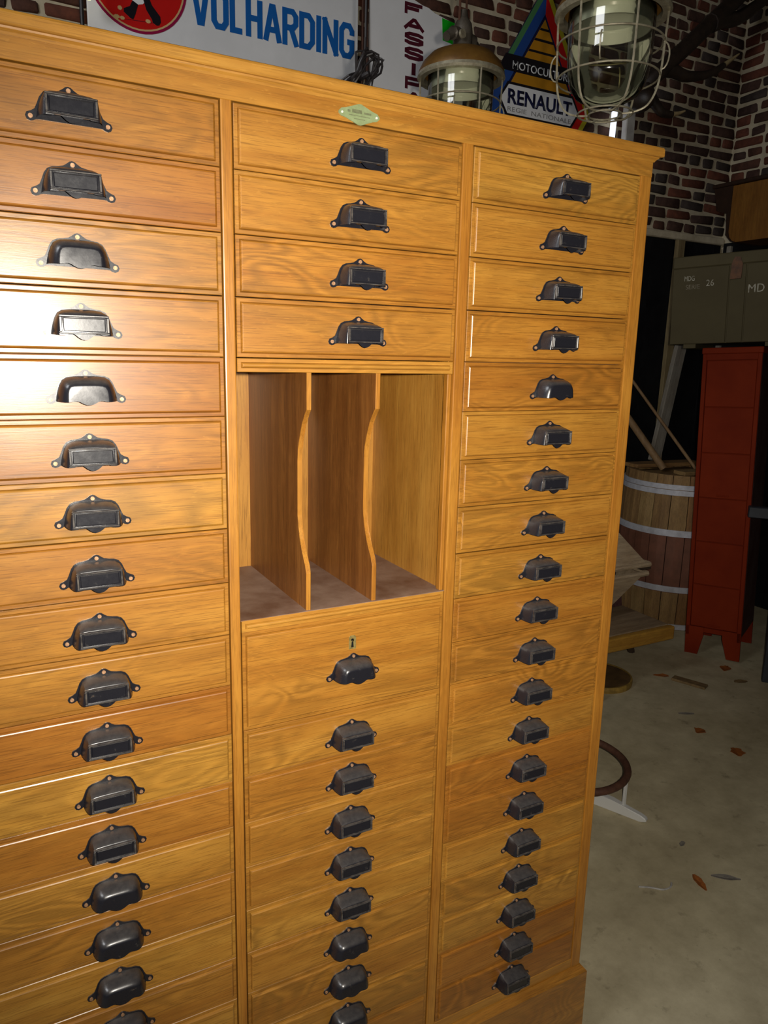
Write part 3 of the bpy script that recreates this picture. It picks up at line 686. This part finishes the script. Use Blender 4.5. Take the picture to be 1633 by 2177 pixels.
for z0, z1, ins in ((3.142, 3.154, 0.70), (3.085, 3.096, 0.70), (3.195, 3.206, 0.70), (2.595, 2.606, .74), (2.538, 2.549, .74)):
    e = lambda z: max(0.0, hx_(z) - hw * (1 - ins))
    spart(s3, O3, 'stripe', prismm([(cx - e(z0), z0), (cx + e(z0), z0), (cx + e(z1), z1), (cx - e(z1), z1)], 'y', SY - 0.0132, SY - 0.012), MT['e_black'])
bnd = spart(s3, O3, 'band', prismm([(cx - hx_(2.972) - .012, 2.972), (cx + hx_(2.972) + .012, 2.972), (cx + hx_(3.05) + .012, 3.05), (cx - hx_(3.05) - .012, 3.05)], 'y', SY - 0.0140, SY - 0.009), MT['e_black'])
spart(s3, O3, 'lettering', textbm('MOTOCULTURE', 2.246, 2.640, 2.9835, 3.022, SY - 0.014, 0.001, 0.012), MT['e_white'], bnd)
hexo = lambda g: [(cx - .259 - g, 2.84), (cx - .212 - g * .6, 2.909 + g), (cx + .212 + g * .6, 2.909 + g), (cx + .259 + g, 2.84), (cx + .212 + g * .6, 2.771 - g), (cx - .212 - g * .6, 2.771 - g)]
spart(s3, O3, 'banner_edge', prismm(hexo(0.013), 'y', SY - 0.0140, SY - 0.009), MT['e_black'])
ban = spart(s3, O3, 'banner', prismm(hexo(0.0), 'y', SY - 0.0155, SY - 0.009), MT['e_white'])
spart(s3, O3, 'lettering', textbm('RENAULT', 2.224, 2.656, 2.817, 2.889, SY - 0.0155, 0.001, 0.03), MT['e_navy'], ban)
spart(s3, O3, 'lettering', textbm('REGIE  NATIONALE', 2.226, 2.655, 2.782, 2.804, SY - 0.0155, 0.0008, 0.0), MT['e_grey'], ban)

bm = BM(); tube(bm, [(0.168, SY - 0.004, 2.40), (0.168, SY - 0.004, 4.09)], 0.008, 8)
tag(obj('conduit', bm, MT['cable'], smooth=True), 'thin dark vertical conduit left of the roundel sign', 'pipe')
bm = BM(); tube(bm, smoothpath([(1.392, SY - 0.01, 3.9), (1.396, SY - 0.01, 3.3), (1.405, SY - 0.012, 3.0), (1.412, SY - 0.01, 2.8), (1.42, SY - 0.01, 2.3)]), 0.009, 6)
tube(bm, smoothpath([(1.378, SY - 0.008, 3.9), (1.385, SY - 0.008, 3.3), (1.388, SY - 0.008, 2.9), (1.39, SY - 0.008, 2.3)]), 0.006, 6)
tag(obj('wall_cable', bm, MT['rustwire'], smooth=True), 'dark brown cable running down the wall between the two white signs', 'cable')
pb = thing('pendant_bulb', 'small lit yellow bulb hanging above the roundel sign', 'lamp', (0.1785, 2.30, 2.818))
bm = BM(); lathe(bm, [(0, -.004), (.010, -.001), (.019, .010), (.022, .024), (.018, .042), (.011, .058), (.010, .066)], 16); obj('bulb', bm, MT['bulb'], pb, smooth=True, angle=80)
bm = BM(); lathe(bm, [(.012, .064), (.014, .068), (.014, .105), (.004, .115)], 12); obj('socket', bm, MT['cable'], pb)
bm = BM(); tube(bm, [(0, 0, .11), (0, 0, 1.28)], 0.003, 6); obj('flex', bm, MT['cable'], pb)

# ------------------------------------------------------------------ caged lanterns
def lantern(label, loc, rz, zs=1.0):
    """hanging point above; glass centre ring at z=0, glass downwards."""
    t = thing('caged_lantern', label, 'lamp', loc, (0, 0, rz), 'caged glass lanterns')
    bm = BM(); lathe(bm, [(.0, .056), (.030, .056), (.062, .050), (.090, .038), (.110, .018), (.121, -.004), (.121, -.013), (.115, -.013), (.112, .0), (.09, .022), (.0, .036)], 40); obj('cap', bm, MT['brown_cap'], t, smooth=True)
    bm = BM(); lathe(bm, [(.117, -.008), (.122, -.010), (.124, -.018), (.120, -.024), (.104, -.024), (.102, -.016), (.104, -.010), (.117, -.008)], 40); obj('collar', bm, MT['wire'], t, smooth=True)
    bm = BM(); lathe(bm, [(.092, -.012), (.0925, -.05), (.0905, -.11), (.0875, -.150), (.080, -.178), (.066, -.200), (.044, -.212), (.022, -.217), (0, -.218)], 48); obj('glass_jar', bm, MT['glass'], t, smooth=True, angle=80)
    bm = BM(); lathe(bm, [(.0855, -.014), (.0855, -.050), (.083, -.050), (.077, -.02), (.03, -.012), (0, -.012)], 48); obj('reflection_shell', bm, MT['reflection_shell'], t, smooth=True)  # pale inner shell added to stand in for reflections in the glass
    bm = BM(); n = 6
    for i in range(n):
        a = 2 * math.pi * (i + .12) / n; c, s = math.cos(a), math.sin(a)
        tube(bm, smoothpath([(r * c, r * s, z) for r, z in ((.116, -.018), (.114, -.08), (.111, -.15), (.104, -.195), (.088, -.226), (.062, -.238), (.036, -.240))], 4), .0025, 6)
    for r, z in ((.1135, -.085), (.110, -.160), (.060, -.2385), (.036, -.2405)):
        tube(bm, [(r * math.cos(2 * math.pi * i / 36), r * math.sin(2 * math.pi * i / 36), z) for i in range(36)], .0022, 6, True)
    obj('wire_cage', bm, MT['wire'], t, smooth=True)
    for a in (0.5, 2.2, 3.7, 5.2):
        bm = BM(); c, s = math.cos(a), math.sin(a)
        tube(bm, [(c * (.113 + .014 * math.sin(u)), s * (.113 + .014 * math.sin(u)), -.125 + .030 * math.cos(u)) for u in [k * math.pi / 8 for k in range(9)]], .0018, 6)
        obj('clip', bm, MT['wire'], t, smooth=True)
    for s in (-1, 1):
        bm = BM(); tube(bm, [(s * .020, 0, .092), (s * .044, 0, .086), (s * .048, 0, .085), (s * .070, 0, .070)], [.016, .018, .013, .012], 12); obj('cable_gland', bm, MT['lamp_grey'], t, smooth=True)
    bm = BM(); tube(bm, [(-.030, -.020, .083), (-.030, -.027, .083)], .0115, 16); obj('screw_cap', bm, MT['wire'], t, smooth=True)
    bm = BM(); lathe(bm, [(.0, .155), (.010, .155), (.014, .135), (.024, .120), (.027, .10), (.027, .07), (.036, .054), (0, .050)], 16); st = obj('stem', bm, MT['lamp_grey'], t, smooth=True)
    bm = BM()
    for dx in (-.018, .012): tube(bm, [(dx, 0, .10), (dx * .8, 0, .35), (dx * .5, .01, (H - .002 - loc[2]) / zs)], .0035, 6)
    obj('suspension_cord', bm, MT['rustwire'], t, smooth=True)
    return t
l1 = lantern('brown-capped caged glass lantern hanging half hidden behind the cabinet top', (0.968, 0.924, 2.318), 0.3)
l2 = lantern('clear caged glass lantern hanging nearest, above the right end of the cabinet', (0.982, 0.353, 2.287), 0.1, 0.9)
l2.scale = (1, 1, 0.9)

# hanging bundle of dark cord
cbn = thing('cord_bundle', 'tied bundle of dark flex hanging over the cabinet top', 'cord', (0.557, 0.71, 2.06))
bm = BM(); r5 = random.Random(9)
for k in range(9):
    a0 = r5.uniform(0, 6.28); cxx = r5.uniform(-.016, .016); wv = r5.uniform(.011, .022)
    pts = []
    for i in range(14):
        u = 2 * math.pi * i / 14
        x_ = wv * math.cos(u) + cxx * abs(math.sin(u)); z_ = .055 * math.sin(u) * r5.uniform(.92, 1.08)
        ang = -0.55 + r5.uniform(-.03, .03)
        sx_ = x_ * (1 + 1.2 * abs(z_) / .055)
        pts.append((sx_ * math.cos(ang) + z_ * math.sin(ang) * -1.0, r5.uniform(-.012, .012), .115 + z_ * math.cos(ang) + sx_ * math.sin(ang) * .6))
    tube(bm, pts, .0028, 6, True)
obj('flex_loops', bm, MT['cable'], cbn, smooth=True)
bm = BM(); tube(bm, [(.007 * math.cos(u), .016 * math.sin(u), .115 + .004 * math.cos(u)) for u in [k * math.pi / 6 for k in range(12)]], .006, 6, True); obj('tie', bm, MT['cable'], cbn)
bm = BM(); tube(bm, smoothpath([(0, 0, .12), (.006, .01, .2), (.012, .02, .32), (.016, .03, 2.038)]), .0032, 6); obj('hanger', bm, MT['cable'], cbn, smooth=True)

# ------------------------------------------------------------------ wall things on the right
gp = obj('grey_post', boxm(-.032, .032, -.02, .02, 0.0, 3.5, .004), MT['greypost'], None, (3.085, WALLY - .075, 0), (0, -0.012, 0)); tag(gp, 'grey painted post standing against the brickwork behind the near lantern', 'post')
tl = thing('tube_light', 'short lit white tube light beside the grey post', 'lamp', (2.952, WALLY - .05, 2.62))
bm = BM(); tube(bm, [(0, 0, .0), (.012, 0, .27)], .017, 12); obj('tube', bm, MT['tube'], tl, smooth=True)
for z_, x_ in ((-.03, 0), (.27, .012)):
    bm = BM(); tube(bm, [(x_, 0, z_), (x_ + .001, 0, z_ + .03)], .015, 12); obj('end_cap', bm, MT['greypost'], tl)
an = thing('antlers', 'dark stag antlers with ivory tine tips on the brick wall', 'antlers', (2.961, WALLY - .03, 2.90))
AO = Vector((-2.961, -(WALLY - .03), -2.90))
def ant(name, pts, r0, r1, mat):
    P = smoothpath(pts, 6); n = len(P); bm = BM()
    tube(bm, P, [r0 + (r1 - r0) * i / (n - 1) for i in range(n)], 10); bmesh.ops.translate(bm, vec=AO, verts=bm.verts)
    return obj(name, bm, mat, an, smooth=True, angle=70)
ant('beam', [(2.975, 2.27, 2.955), (3.003, 2.24, 2.9825), (3.065, 2.2, 3.051), (3.225, 2.18, 3.196), (3.389, 2.17, 3.345), (3.592, 2.18, 3.516), (3.76, 2.2, 3.67), (3.86, 2.26, 3.80), (3.90, 2.41, 3.90)], .040, .045, MT['antler'])
ant('tine', [(3.389, 2.17, 3.345), (3.52, 2.19, 3.40), (3.628, 2.2, 3.429), (3.76, 2.2, 3.51), (3.90, 2.2, 3.625), (3.98, 2.2, 3.78)], .050, .022, MT['antler'])
ant('tine', [(3.005, 2.24, 3.0), (3.01, 2.2, 2.94), (3.049, 2.19, 2.895), (3.10, 2.18, 2.855), (3.165, 2.17, 2.852)], .036, .017, MT['antler'])
ant('tine_tip', [(3.163, 2.17, 2.852), (3.21, 2.165, 2.865), (3.2507, 2.16, 2.8822)], .016, .004, MT['antler_tip'])
ant('tine', [(3.09, 2.2, 3.075), (3.165, 2.19, 3.075), (3.24, 2.18, 3.062), (3.317, 2.17, 3.070), (3.42, 2.16, 3.10), (3.51, 2.15, 3.155)], .040, .016, MT['antler'])
ant('tine_tip', [(3.508, 2.15, 3.154), (3.565, 2.145, 3.195), (3.6125, 2.14, 3.2289)], .015, .004, MT['antler_tip'])
bm = BM(); bmesh.ops.create_icosphere(bm, subdivisions=3, radius=.062); bmesh.ops.scale(bm, vec=(.9, 1.3, 1.0), verts=bm.verts); obj('burr', bm, MT['antler'], an, (0.0, -.215, .0), smooth=True, angle=80)

wx = thing('wall_box', 'amber varnished wooden wall box with dark moulded end hung on the right wall', 'box', (WALLX - .03, 2.0, 2.236))
XO = Vector((-(WALLX - .03), -2.0, -2.236))
def wpart(name, bm, mt):
    bmesh.ops.translate(bm, vec=XO, verts=bm.verts); return obj(name, bm, mt, wx)
outl = [(2.190, 2.56), (2.190, 2.30), (2.180, 2.266), (2.160, 2.245), (2.130, 2.236), (1.50, 2.236), (1.50, 2.56)]
wpart('case', prismm([(y, z) for y, z in outl], 'x', 3.752, WALLX - .03), MT['boxwood'])
wpart('end_moulding', prismm([(2.318, 2.566), (2.300, 2.50), (2.285, 2.432), (2.212, 2.405), (2.203, 2.31), (2.193, 2.27), (2.165, 2.242), (2.135, 2.230), (2.135, 2.238), (2.158, 2.247), (2.178, 2.268), (2.188, 2.30), (2.188, 2.566)], 'x', 3.745, WALLX - .03), MT['boxdark'])
wpart('top_board', boxm(3.735, WALLX - .03, 1.49, 2.325, 2.562, 2.584, .003), MT['boxdark'])

# ------------------------------------------------------------------ red locker and olive crate
tilt = 0.046
dv = Vector((0.4384, -0.8988, 0)); nv = Vector((-0.8988, -0.4384, 0))
LM = Matrix((dv, -nv, Vector((0, 0, 1)))).transposed().to_4x4()
lroot = Matrix.Translation((2.947, 1.528, 0.0)) @ LM @ Matrix.Rotation(-tilt, 4, 'Y')
lk_ = thing('locker', 'tall narrow red steel clapet locker on pointed feet', 'locker'); lk_.matrix_world = lroot
LW, LD, LH = 0.272, 0.34, 1.602
bm = BM()
box(bm, .002, LW - .002, .012, LD - .003, .135, LH - .004, 0); obj('body', bm, MT['redpaint'], lk_)
bm = BM()
for a, c in ((0.0, .020), (LW - .020, LW)): box(bm, a, c, 0, .020, .10, LH - .03, .002)
box(bm, .019, LW - .019, .003, .020, LH - .06, LH - .03, .001); box(bm, .019, LW - .019, .003, .020, .125, .150, .001)
obj('front_frame', bm, MT['redpaint'], lk_)
obj('top', boxm(-.004, LW + .004, -.004, LD, LH - .030, LH, .003), MT['redpaint'], lk_)
nd_ = 6; z0_ = .152; hd = (LH - .062 - z0_) / nd_
for i in range(nd_):
    d = obj('flap_door', boxm(.0215, LW - .0215, .005, .018, z0_ + i * hd + .002, z0_ + (i + 1) * hd - .002, .002), MT['redpaint'], lk_)
    if i in (0, 3): obj('pull', boxm(LW / 2 - .03, LW / 2 + .03, .0015, .006, z0_ + i * hd + .012, z0_ + i * hd + .020, .0015), MT['redpaint'], d)
side = obj('side_panel', boxm(LW - .003, LW + .001, .012, LD - .006, .13, LH - .032), MT['redside'], lk_); side['label'] = 'dusty scuffed side panel'
for xa, xb, dirn in ((0.0, .090, 1), (LW - .090, LW, -1)):
    w1 = .064
    p = [(xa, 0), (xa + w1, 0), (xb, .108), (xb, .152), (xa, .152)] if dirn > 0 else [(xb, 0), (xb - w1, 0), (xa, .108), (xa, .152), (xb, .152)]
    obj('foot', prismm(p, 'y', 0.0, .012), MT['redpaint'], lk_)
    obj('foot', prismm(p, 'y', LD - .012, LD), MT['redpaint'], lk_)
ct = thing('crate', 'olive drab wooden crate with white stencilled MD lying on the red locker', 'crate'); ct.matrix_world = lroot @ Matrix.Translation((-.163, -.012, LH + .022))
CWd, CD, CH = 0.74, 0.40, 0.425
obj('body', boxm(0, CWd, .006, CD, 0, CH - .056), MT['crate'], ct)
for a, c in ((0.0, .262), (.266, .338), (.342, CWd)):
    obj('front_board', boxm(a + .001, c - .001, 0, .008, .001, CH - .059, .0015), MT['crate'], ct)
obj('lid', boxm(-.002, CWd + .002, -.002, CD + .002, CH - .056, CH, .004), MT['crate'], ct)
bt = obj('skid', boxm(.065, .125, .01, CD - .01, -.0215, .001, .002), MT['crate'], ct); obj('skid', boxm(CWd - .30, CWd - .24, .01, CD - .01, -.0215, .001, .002), MT['crate'], ct)
hd_ = obj('rope_handle', boxm(-.020, .002, .15, .25, .215, .265, .006, 2), MT['crate'], ct)
lt = obj('strap', prismm([(.268, CH - .125), (.318, CH - .125), (.322, CH - .06), (.310, CH - .025), (.285, CH - .022), (.272, CH - .055)], 'y', -.008, -.001), MT['leather'], ct); lt['label'] = 'rusty brown hasp'
for body, xa, xb, za, zb, mt in (('MDG', .056, .104, .306, .330, 'stencil'), ('SERIE', .064, .130, .266, .288, 'stencil_faded'), ('26', .160, .196, .276, .306, 'stencil'), ('MD 4', .352, .462, .232, .270, 'stencil')):
    obj('stencil', textbm(body, xa, xb, za, zb, 0.0, .0008, .0), MT[mt], ct)

# ------------------------------------------------------------------ barrel with boards and tools
BC = (3.36, 2.015)
br = thing('barrel', 'old wooden barrel with grey iron hoops standing behind the red locker', 'barrel', (*BC, 0))
BH = 0.905
def brad(z): return 0.335 - 0.024 * (2 * z / BH - 1) ** 2
NS = 22
for i in range(NS):
    a0, a1 = 2 * math.pi * i / NS + .006, 2 * math.pi * (i + 1) / NS - .006
    bm = BM(); nz = 9; G = []
    for k in range(nz):
        z = .001 + (BH - .001) * k / (nz - 1); r = brad(z)
        G.append([bm.verts.new((rr_ * math.cos(a), rr_ * math.sin(a), z)) for rr_, a in ((r, a0), (r + .003, (a0 + a1) / 2), (r, a1), (r - .022, a1), (r - .022, a0))])
    for g, h in zip(G, G[1:]):
        for k in range(5): bm.faces.new((g[k], g[(k + 1) % 5], h[(k + 1) % 5], h[k]))
    bm.faces.new(G[0][::-1]); bm.faces.new(G[-1])
    for f in bm.faces:
        cz_ = f.calc_center_median().z; f.material_index = 1 if .25 < cz_ < .58 else 0
    obj('stave', bm, [MT['stave'], MT['stave_red']], br)
for z0, z1 in ((.826, .853), (.794, .823), (.560, .597), (.232, .266), (.004, .036)):
    bm = BM(); lathe(bm, [(brad(z0) - .002, z0), (brad(z0) + .0065, z0), (brad((z0 + z1) / 2) + .007, (z0 + z1) / 2), (brad(z1) + .0065, z1), (brad(z1) - .002, z1)], 44); obj('hoop', bm, MT['hoop'], br, smooth=True, angle=50)
for k in range(5):
    y0_ = -.28 + k * .112; xx = math.sqrt(max(0.001, .282 ** 2 - max(abs(y0_), abs(y0_ + .108)) ** 2))
    if xx > .03: obj('head_board', boxm(-xx, xx, y0_, y0_ + .108, .865, .885, .002), MT['stave'], br)
def plank(name, label, cat, p0, p1, wd, th, mat, roll=0.0, face=(0, -1, 0)):
    a, c = Vector(p0), Vector(p1); t = (c - a); L = t.length; t.normalize()
    f = Vector(face); s = t.cross(f).normalized(); f = s.cross(t).normalized()
    M = Matrix((s, f, t)).transposed().to_4x4(); M.translation = a
    o = obj(name, boxm(-wd / 2, wd / 2, -th / 2, th / 2, 0, L, min(wd, th) * .12), mat); o.matrix_world = M
    return tag(o, label, cat)
def stick(name, label, cat, p0, p1, r0, r1, mat):
    a, c = Vector(p0), Vector(p1); bm = BM(); tube(bm, [(0, 0, 0), (c - a) * .5, c - a], [r0, (r0 + r1) / 2, r1], 10)
    return tag(obj(name, bm, mat, None, a, smooth=True), label, cat)
zt = BH + .001
plank('loose_board', 'short grey board lying across the barrel top at its back', 'board', (3.10, 2.17, zt + .012), (3.60, 2.12, zt + .012), .11, .022, MT['stave'], face=(0, 0, 1))
plank('loose_board', 'narrow weathered board lying across the front of the barrel top', 'board', (3.13, 1.84, zt + .012), (3.55, 1.79, zt + .012), .09, .022, MT['stave'], face=(0, 0, 1))
stick('tool_handle', 'thick round tool handle leaning on the barrel left of the grey plank', 'handle', (3.22, 2.03, zt + .006), (2.86, 2.385, 1.56), .022, .019, MT['stick'])
stick('thin_rod', 'thin dark rod leaning on the barrel and crossing the grey plank', 'rod', (3.40, 1.95, zt + .006), (2.93, 2.395, 1.72), .010, .008, MT['stick'])
plank('leaning_plank', 'wide pale grey plank leaning behind the barrel', 'plank', (3.37, 2.24, zt + .012), (3.70, 2.372, 1.85), .085, .03, MT['greywood'])
plank('wooden_batten', 'pale yellow upright batten showing above the crate against the black boards', 'batten', (3.56, 2.395, 0.0), (3.585, 2.395, 2.262), .062, .03, MT['batten'])
plank('wooden_batten', 'thin grey upright batten showing above the crate below the wall box', 'batten', (3.985, 2.35, 0.0), (3.99, 2.35, 2.255), .034, .03, MT['greywood'])

# ------------------------------------------------------------------ low bench, trays, plank, disc
bn = thing('bench', 'low wooden bench with ochre front edge and worn top beside the barrel', 'bench', (2.06, 1.45, 0))
BHt = 0.30
obj('seat', boxm(-.55, .47, -.145, .155, BHt - .040, BHt, .008, 2), MT['benchtop'], bn)
obj('front_edge', boxm(-.55, .475, -.180, -.146, BHt - .066, BHt - .001, .008, 2), MT['benchedge'], bn)
for p0, p1, mt in (((.42, .12), (.62, .20), 'darkleg'), ((.03, -.14), (.032, -.165), 'bluepaint'), ((-.48, .12), (-.56, .16), 'darkleg'), ((-.50, -.14), (-.52, -.165), 'bluepaint')):
    bm = BM(); tube(bm, [(p1[0], p1[1], 0.0), (p0[0], p0[1], BHt - .035)], [.019, .026], 8); l = obj('leg', bm, MT[mt], bn)
def tray(label, z, flip, cx_):
    t = thing('wooden_tray', label, 'tray', (cx_, 1.50, z), None, 'stacked wooden trays')
    a, c, h, thk = (.32, .095), (.08, .035), .235, .014
    sg = -1 if flip else 1
    def fr(k, zz, ins): return [((a[0] * k + c[0] * (1 - k) - ins) * sx, (a[1] * k + c[1] * (1 - k) - ins) * sy, zz) for sx, sy in ((-1, -1), (1, -1), (1, 1), (-1, 1))]
    zt_, zb_ = (0.0, h) if flip else (h, 0.0)
    outr, outt, inr, inb = fr(0, zb_, 0), fr(1, zt_, 0), fr(1, zt_, thk), fr(0, zb_ - (thk if flip else -thk), thk * .6)
    for i in range(4):
        j = (i + 1) % 4
        bm = BM(); vsx = [bm.verts.new(p) for p in (outr[i], outr[j], outt[j], outt[i], inb[i], inb[j], inr[j], inr[i])]
        for q in ((0, 1, 2, 3), (7, 6, 5, 4), (0, 4, 5, 1), (1, 5, 6, 2), (2, 6, 7, 3), (3, 7, 4, 0)): bm.faces.new([vsx[k] for k in q])
        obj('side_board', bm, MT['tray'], t)
    zz = zb_; obj('bottom_board', boxm(-c[0], c[0], -c[1], c[1], min(zz, zz + (-thk if flip else thk)), max(zz, zz + (-thk if flip else thk))), MT['tray'], t)
    zr = zt_
    bm = BM()
    rim = [(sx * (a[0] + .008), sy * (a[1] + .008), zr) for sx, sy in ((-1, -1), (1, -1), (1, 1), (-1, 1))]
    for i in range(4): tube(bm, [rim[i], rim[(i + 1) % 4]], .013, 8)
    obj('rim', bm, MT['tray'], t, smooth=True)
    return t
tray('grey wooden hopper tray standing upright on the bench under its twin', BHt + .001, False, 2.125)
tray('grey wooden hopper tray turned upside down on top of its twin', BHt + .001 + .235 + .045, True, 2.135)
bm = BM()
for sx in (-.33, -.1, .1, .33): box(bm, sx - .03, sx + .03, -.09, .09, 0, .018)
tag(obj('spacer_slats', bm, MT['darkleg'], None, (2.13, 1.50, BHt + .2495)), 'dark spacer slats between the two stacked trays', 'slats')
plank('red_plank', 'dark red scuffed plank standing between the bench and the barrel', 'plank', (2.577, 1.705, 0.0), (2.41, 1.712, 0.90), .20, .016, MT['plankred'])
dk = thing('wooden_disc', 'round brown wooden lid with yellow rim on the floor under the bench', 'lid', (2.26, 1.46, 0))
bm = BM(); lathe(bm, [(0, 0.002), (.150, .002), (.150, .026), (0, .026)], 40); obj('board', bm, MT['disc'], dk)
bm = BM(); lathe(bm, [(.149, .0), (.157, .0), (.159, .014), (.157, .029), (.149, .029)], 40); obj('rim', bm, MT['discrim'], dk)

# ------------------------------------------------------------------ ring stand in front
rs = thing('ring_stand', 'white iron foot stand carrying a rusty ring beside the cabinet', 'stand', (1.462, 0.782, 0))
dr = Vector((0.42, -0.907, 0)); nr = Vector((0.907, 0.42, 0))
RT = Matrix((dr, nr, Vector((0, 0, 1)))).transposed().to_4x4()
for sgn in (1, -1):
    pts = [(0.0, 0.0), (.262, 0.0), (.283, .008), (.281, .018), (.262, .026), (.16, .044), (0.0, .052)]
    bm = prismm([(x * sgn, z) for x, z in pts], 'y', -.011, .011)
    bmesh.ops.bevel(bm, geom=[e for e in bm.edges], offset=.003, segments=1, affect='EDGES')
    bm.transform(RT); obj('foot', bm, MT['white_iron'], rs)
bm = BM(); tube(bm, [(.194 * math.cos(2 * math.pi * i / 48), .194 * math.sin(2 * math.pi * i / 48), .126) for i in range(48)], .0135, 10, True); obj('ring', bm, MT['rust'], rs, smooth=True, angle=80)
for sgn in (1, -1):
    p = dr * (.200 * sgn)
    bm = BM(); box(bm, p.x - .006, p.x + .006, p.y - .004, p.y + .004, .036, .124, .001); obj('strut', bm, MT['white_iron'], rs)

# ------------------------------------------------------------------ dark bench at the right edge
wt = thing('work_trestle', 'blue-black painted trestle beam end at the right edge before the locker', 'trestle', (2.93, 1.245, 0))
dw = Vector((0.6314, -0.7754, 0)); WM = Matrix((dw, Vector((0.7754, 0.6314, 0)), Vector((0, 0, 1)))).transposed().to_4x4()
wt.matrix_world = Matrix.Translation((2.93, 1.245, 0)) @ WM
obj('beam', boxm(0, .80, -.02, .03, .805, .858, .004), MT['navy_table'], wt)
for xa in (.15, .68): obj('leg', boxm(xa, xa + .06, -.06, -.021, 0, .845, .003), MT['navy_table'], wt)
kb = BM(); lathe(kb, [(0, .0), (.020, .0), (.028, .012), (.031, .028), (.027, .044), (.014, .054), (0, .056)], 24)
tag(obj('cream_pot', kb, MT['cream'], None, Vector((2.93, 1.245, .8585)) + dw * .112 + Vector((.004, .003, 0)), smooth=True, angle=60), 'round cream pot on the dark trestle beam at the right edge', 'pot')

# ------------------------------------------------------------------ litter on the floor
def leaf(label, x, y, L, W_, rz, cat='leaf', mat='leaf', curl=.10):
    bm = BM(); n = 7; top = []
    for i in range(n):
        t = i / (n - 1); wv = W_ * math.sin(math.pi * (t * .9 + .05)) ** .8 * random.uniform(.7, 1.2); z = .004 + curl * L * (t - .5) ** 2
        top.append([bm.verts.new((L * (t - .5), -wv / 2, z + .12 * wv)), bm.verts.new((L * (t - .5), random.uniform(-.002, .002), z)), bm.verts.new((L * (t - .5), wv / 2, z + .12 * wv))])
    for a, c in zip(top, top[1:]):
        for k in (0, 1): bm.faces.new((a[k], a[k + 1], c[k + 1], c[k]))
    r = bmesh.ops.extrude_face_region(bm, geom=bm.faces[:])
    bmesh.ops.translate(bm, vec=(0, 0, -.0012), verts=[g for g in r['geom'] if isinstance(g, bmesh.types.BMVert)])
    zmin = min(v.co.z for v in bm.verts); bmesh.ops.translate(bm, vec=(0, 0, -zmin), verts=bm.verts)
    return tag(obj('dry_leaf' if cat == 'leaf' else 'floor_scrap', bm, MT[mat], None, (x, y, 0), (0, 0, rz)), label, cat, 'dry leaves on the floor' if cat == 'leaf' else None)
leaf('bright orange rolled leaf nearest on the floor, beside a grey scrap', 1.497, .243, .070, .026, 1.227)
leaf('small orange leaf left of the wood strip', 2.578, 1.358, .075, .035, -.6)
leaf('orange leaf on the floor just below the red locker', 2.952, 1.276, .075, .05, .5)
leaf('small round orange leaf mid floor right of the ring stand', 2.282, .884, .050, .045, .2)
leaf('ragged orange leaf at the right edge of the floor', 2.274, .698, .065, .055, .9)
leaf('dull brown leaf on the floor right of the wood strip', 2.884, 1.136, .07, .045, -.3, 'leaf', 'chip')
leaf('grey ragged scrap on the floor right of the nearest leaf', 1.588, .222, .085, .026, -.67, 'scrap', 'dust', .05)
leaf('small grey scrap on the floor off the white foot of the stand', 1.60, .395, .03, .018, .4, 'scrap', 'dust', .1)
leaf('thin grey scrap on the floor between the wood strip and mid leaf', 2.36, 1.02, .07, .022, -.5, 'scrap', 'dust', .1)
wsx = obj('wood_strip', boxm(-.080, .080, -.025, .025, 0, .012, .002), MT['chip'], None, (2.636, 1.235, 0), (0, 0, math.atan2(1.1521 - 1.3168, 2.6661 - 2.6008))); tag(wsx, 'flat brown strip of wood lying on the floor before the locker', 'strip')
bm = BM(); tube(bm, smoothpath([(1.315, .312, .0028), (1.345, .293, .0028), (1.372, .270, .0028), (1.400, .268, .0028), (1.418, .280, .0028)], 5), .0028, 6)
tag(obj('white_string', bm, MT['string'], None), 'curl of white string on the floor beside the plinth', 'string')
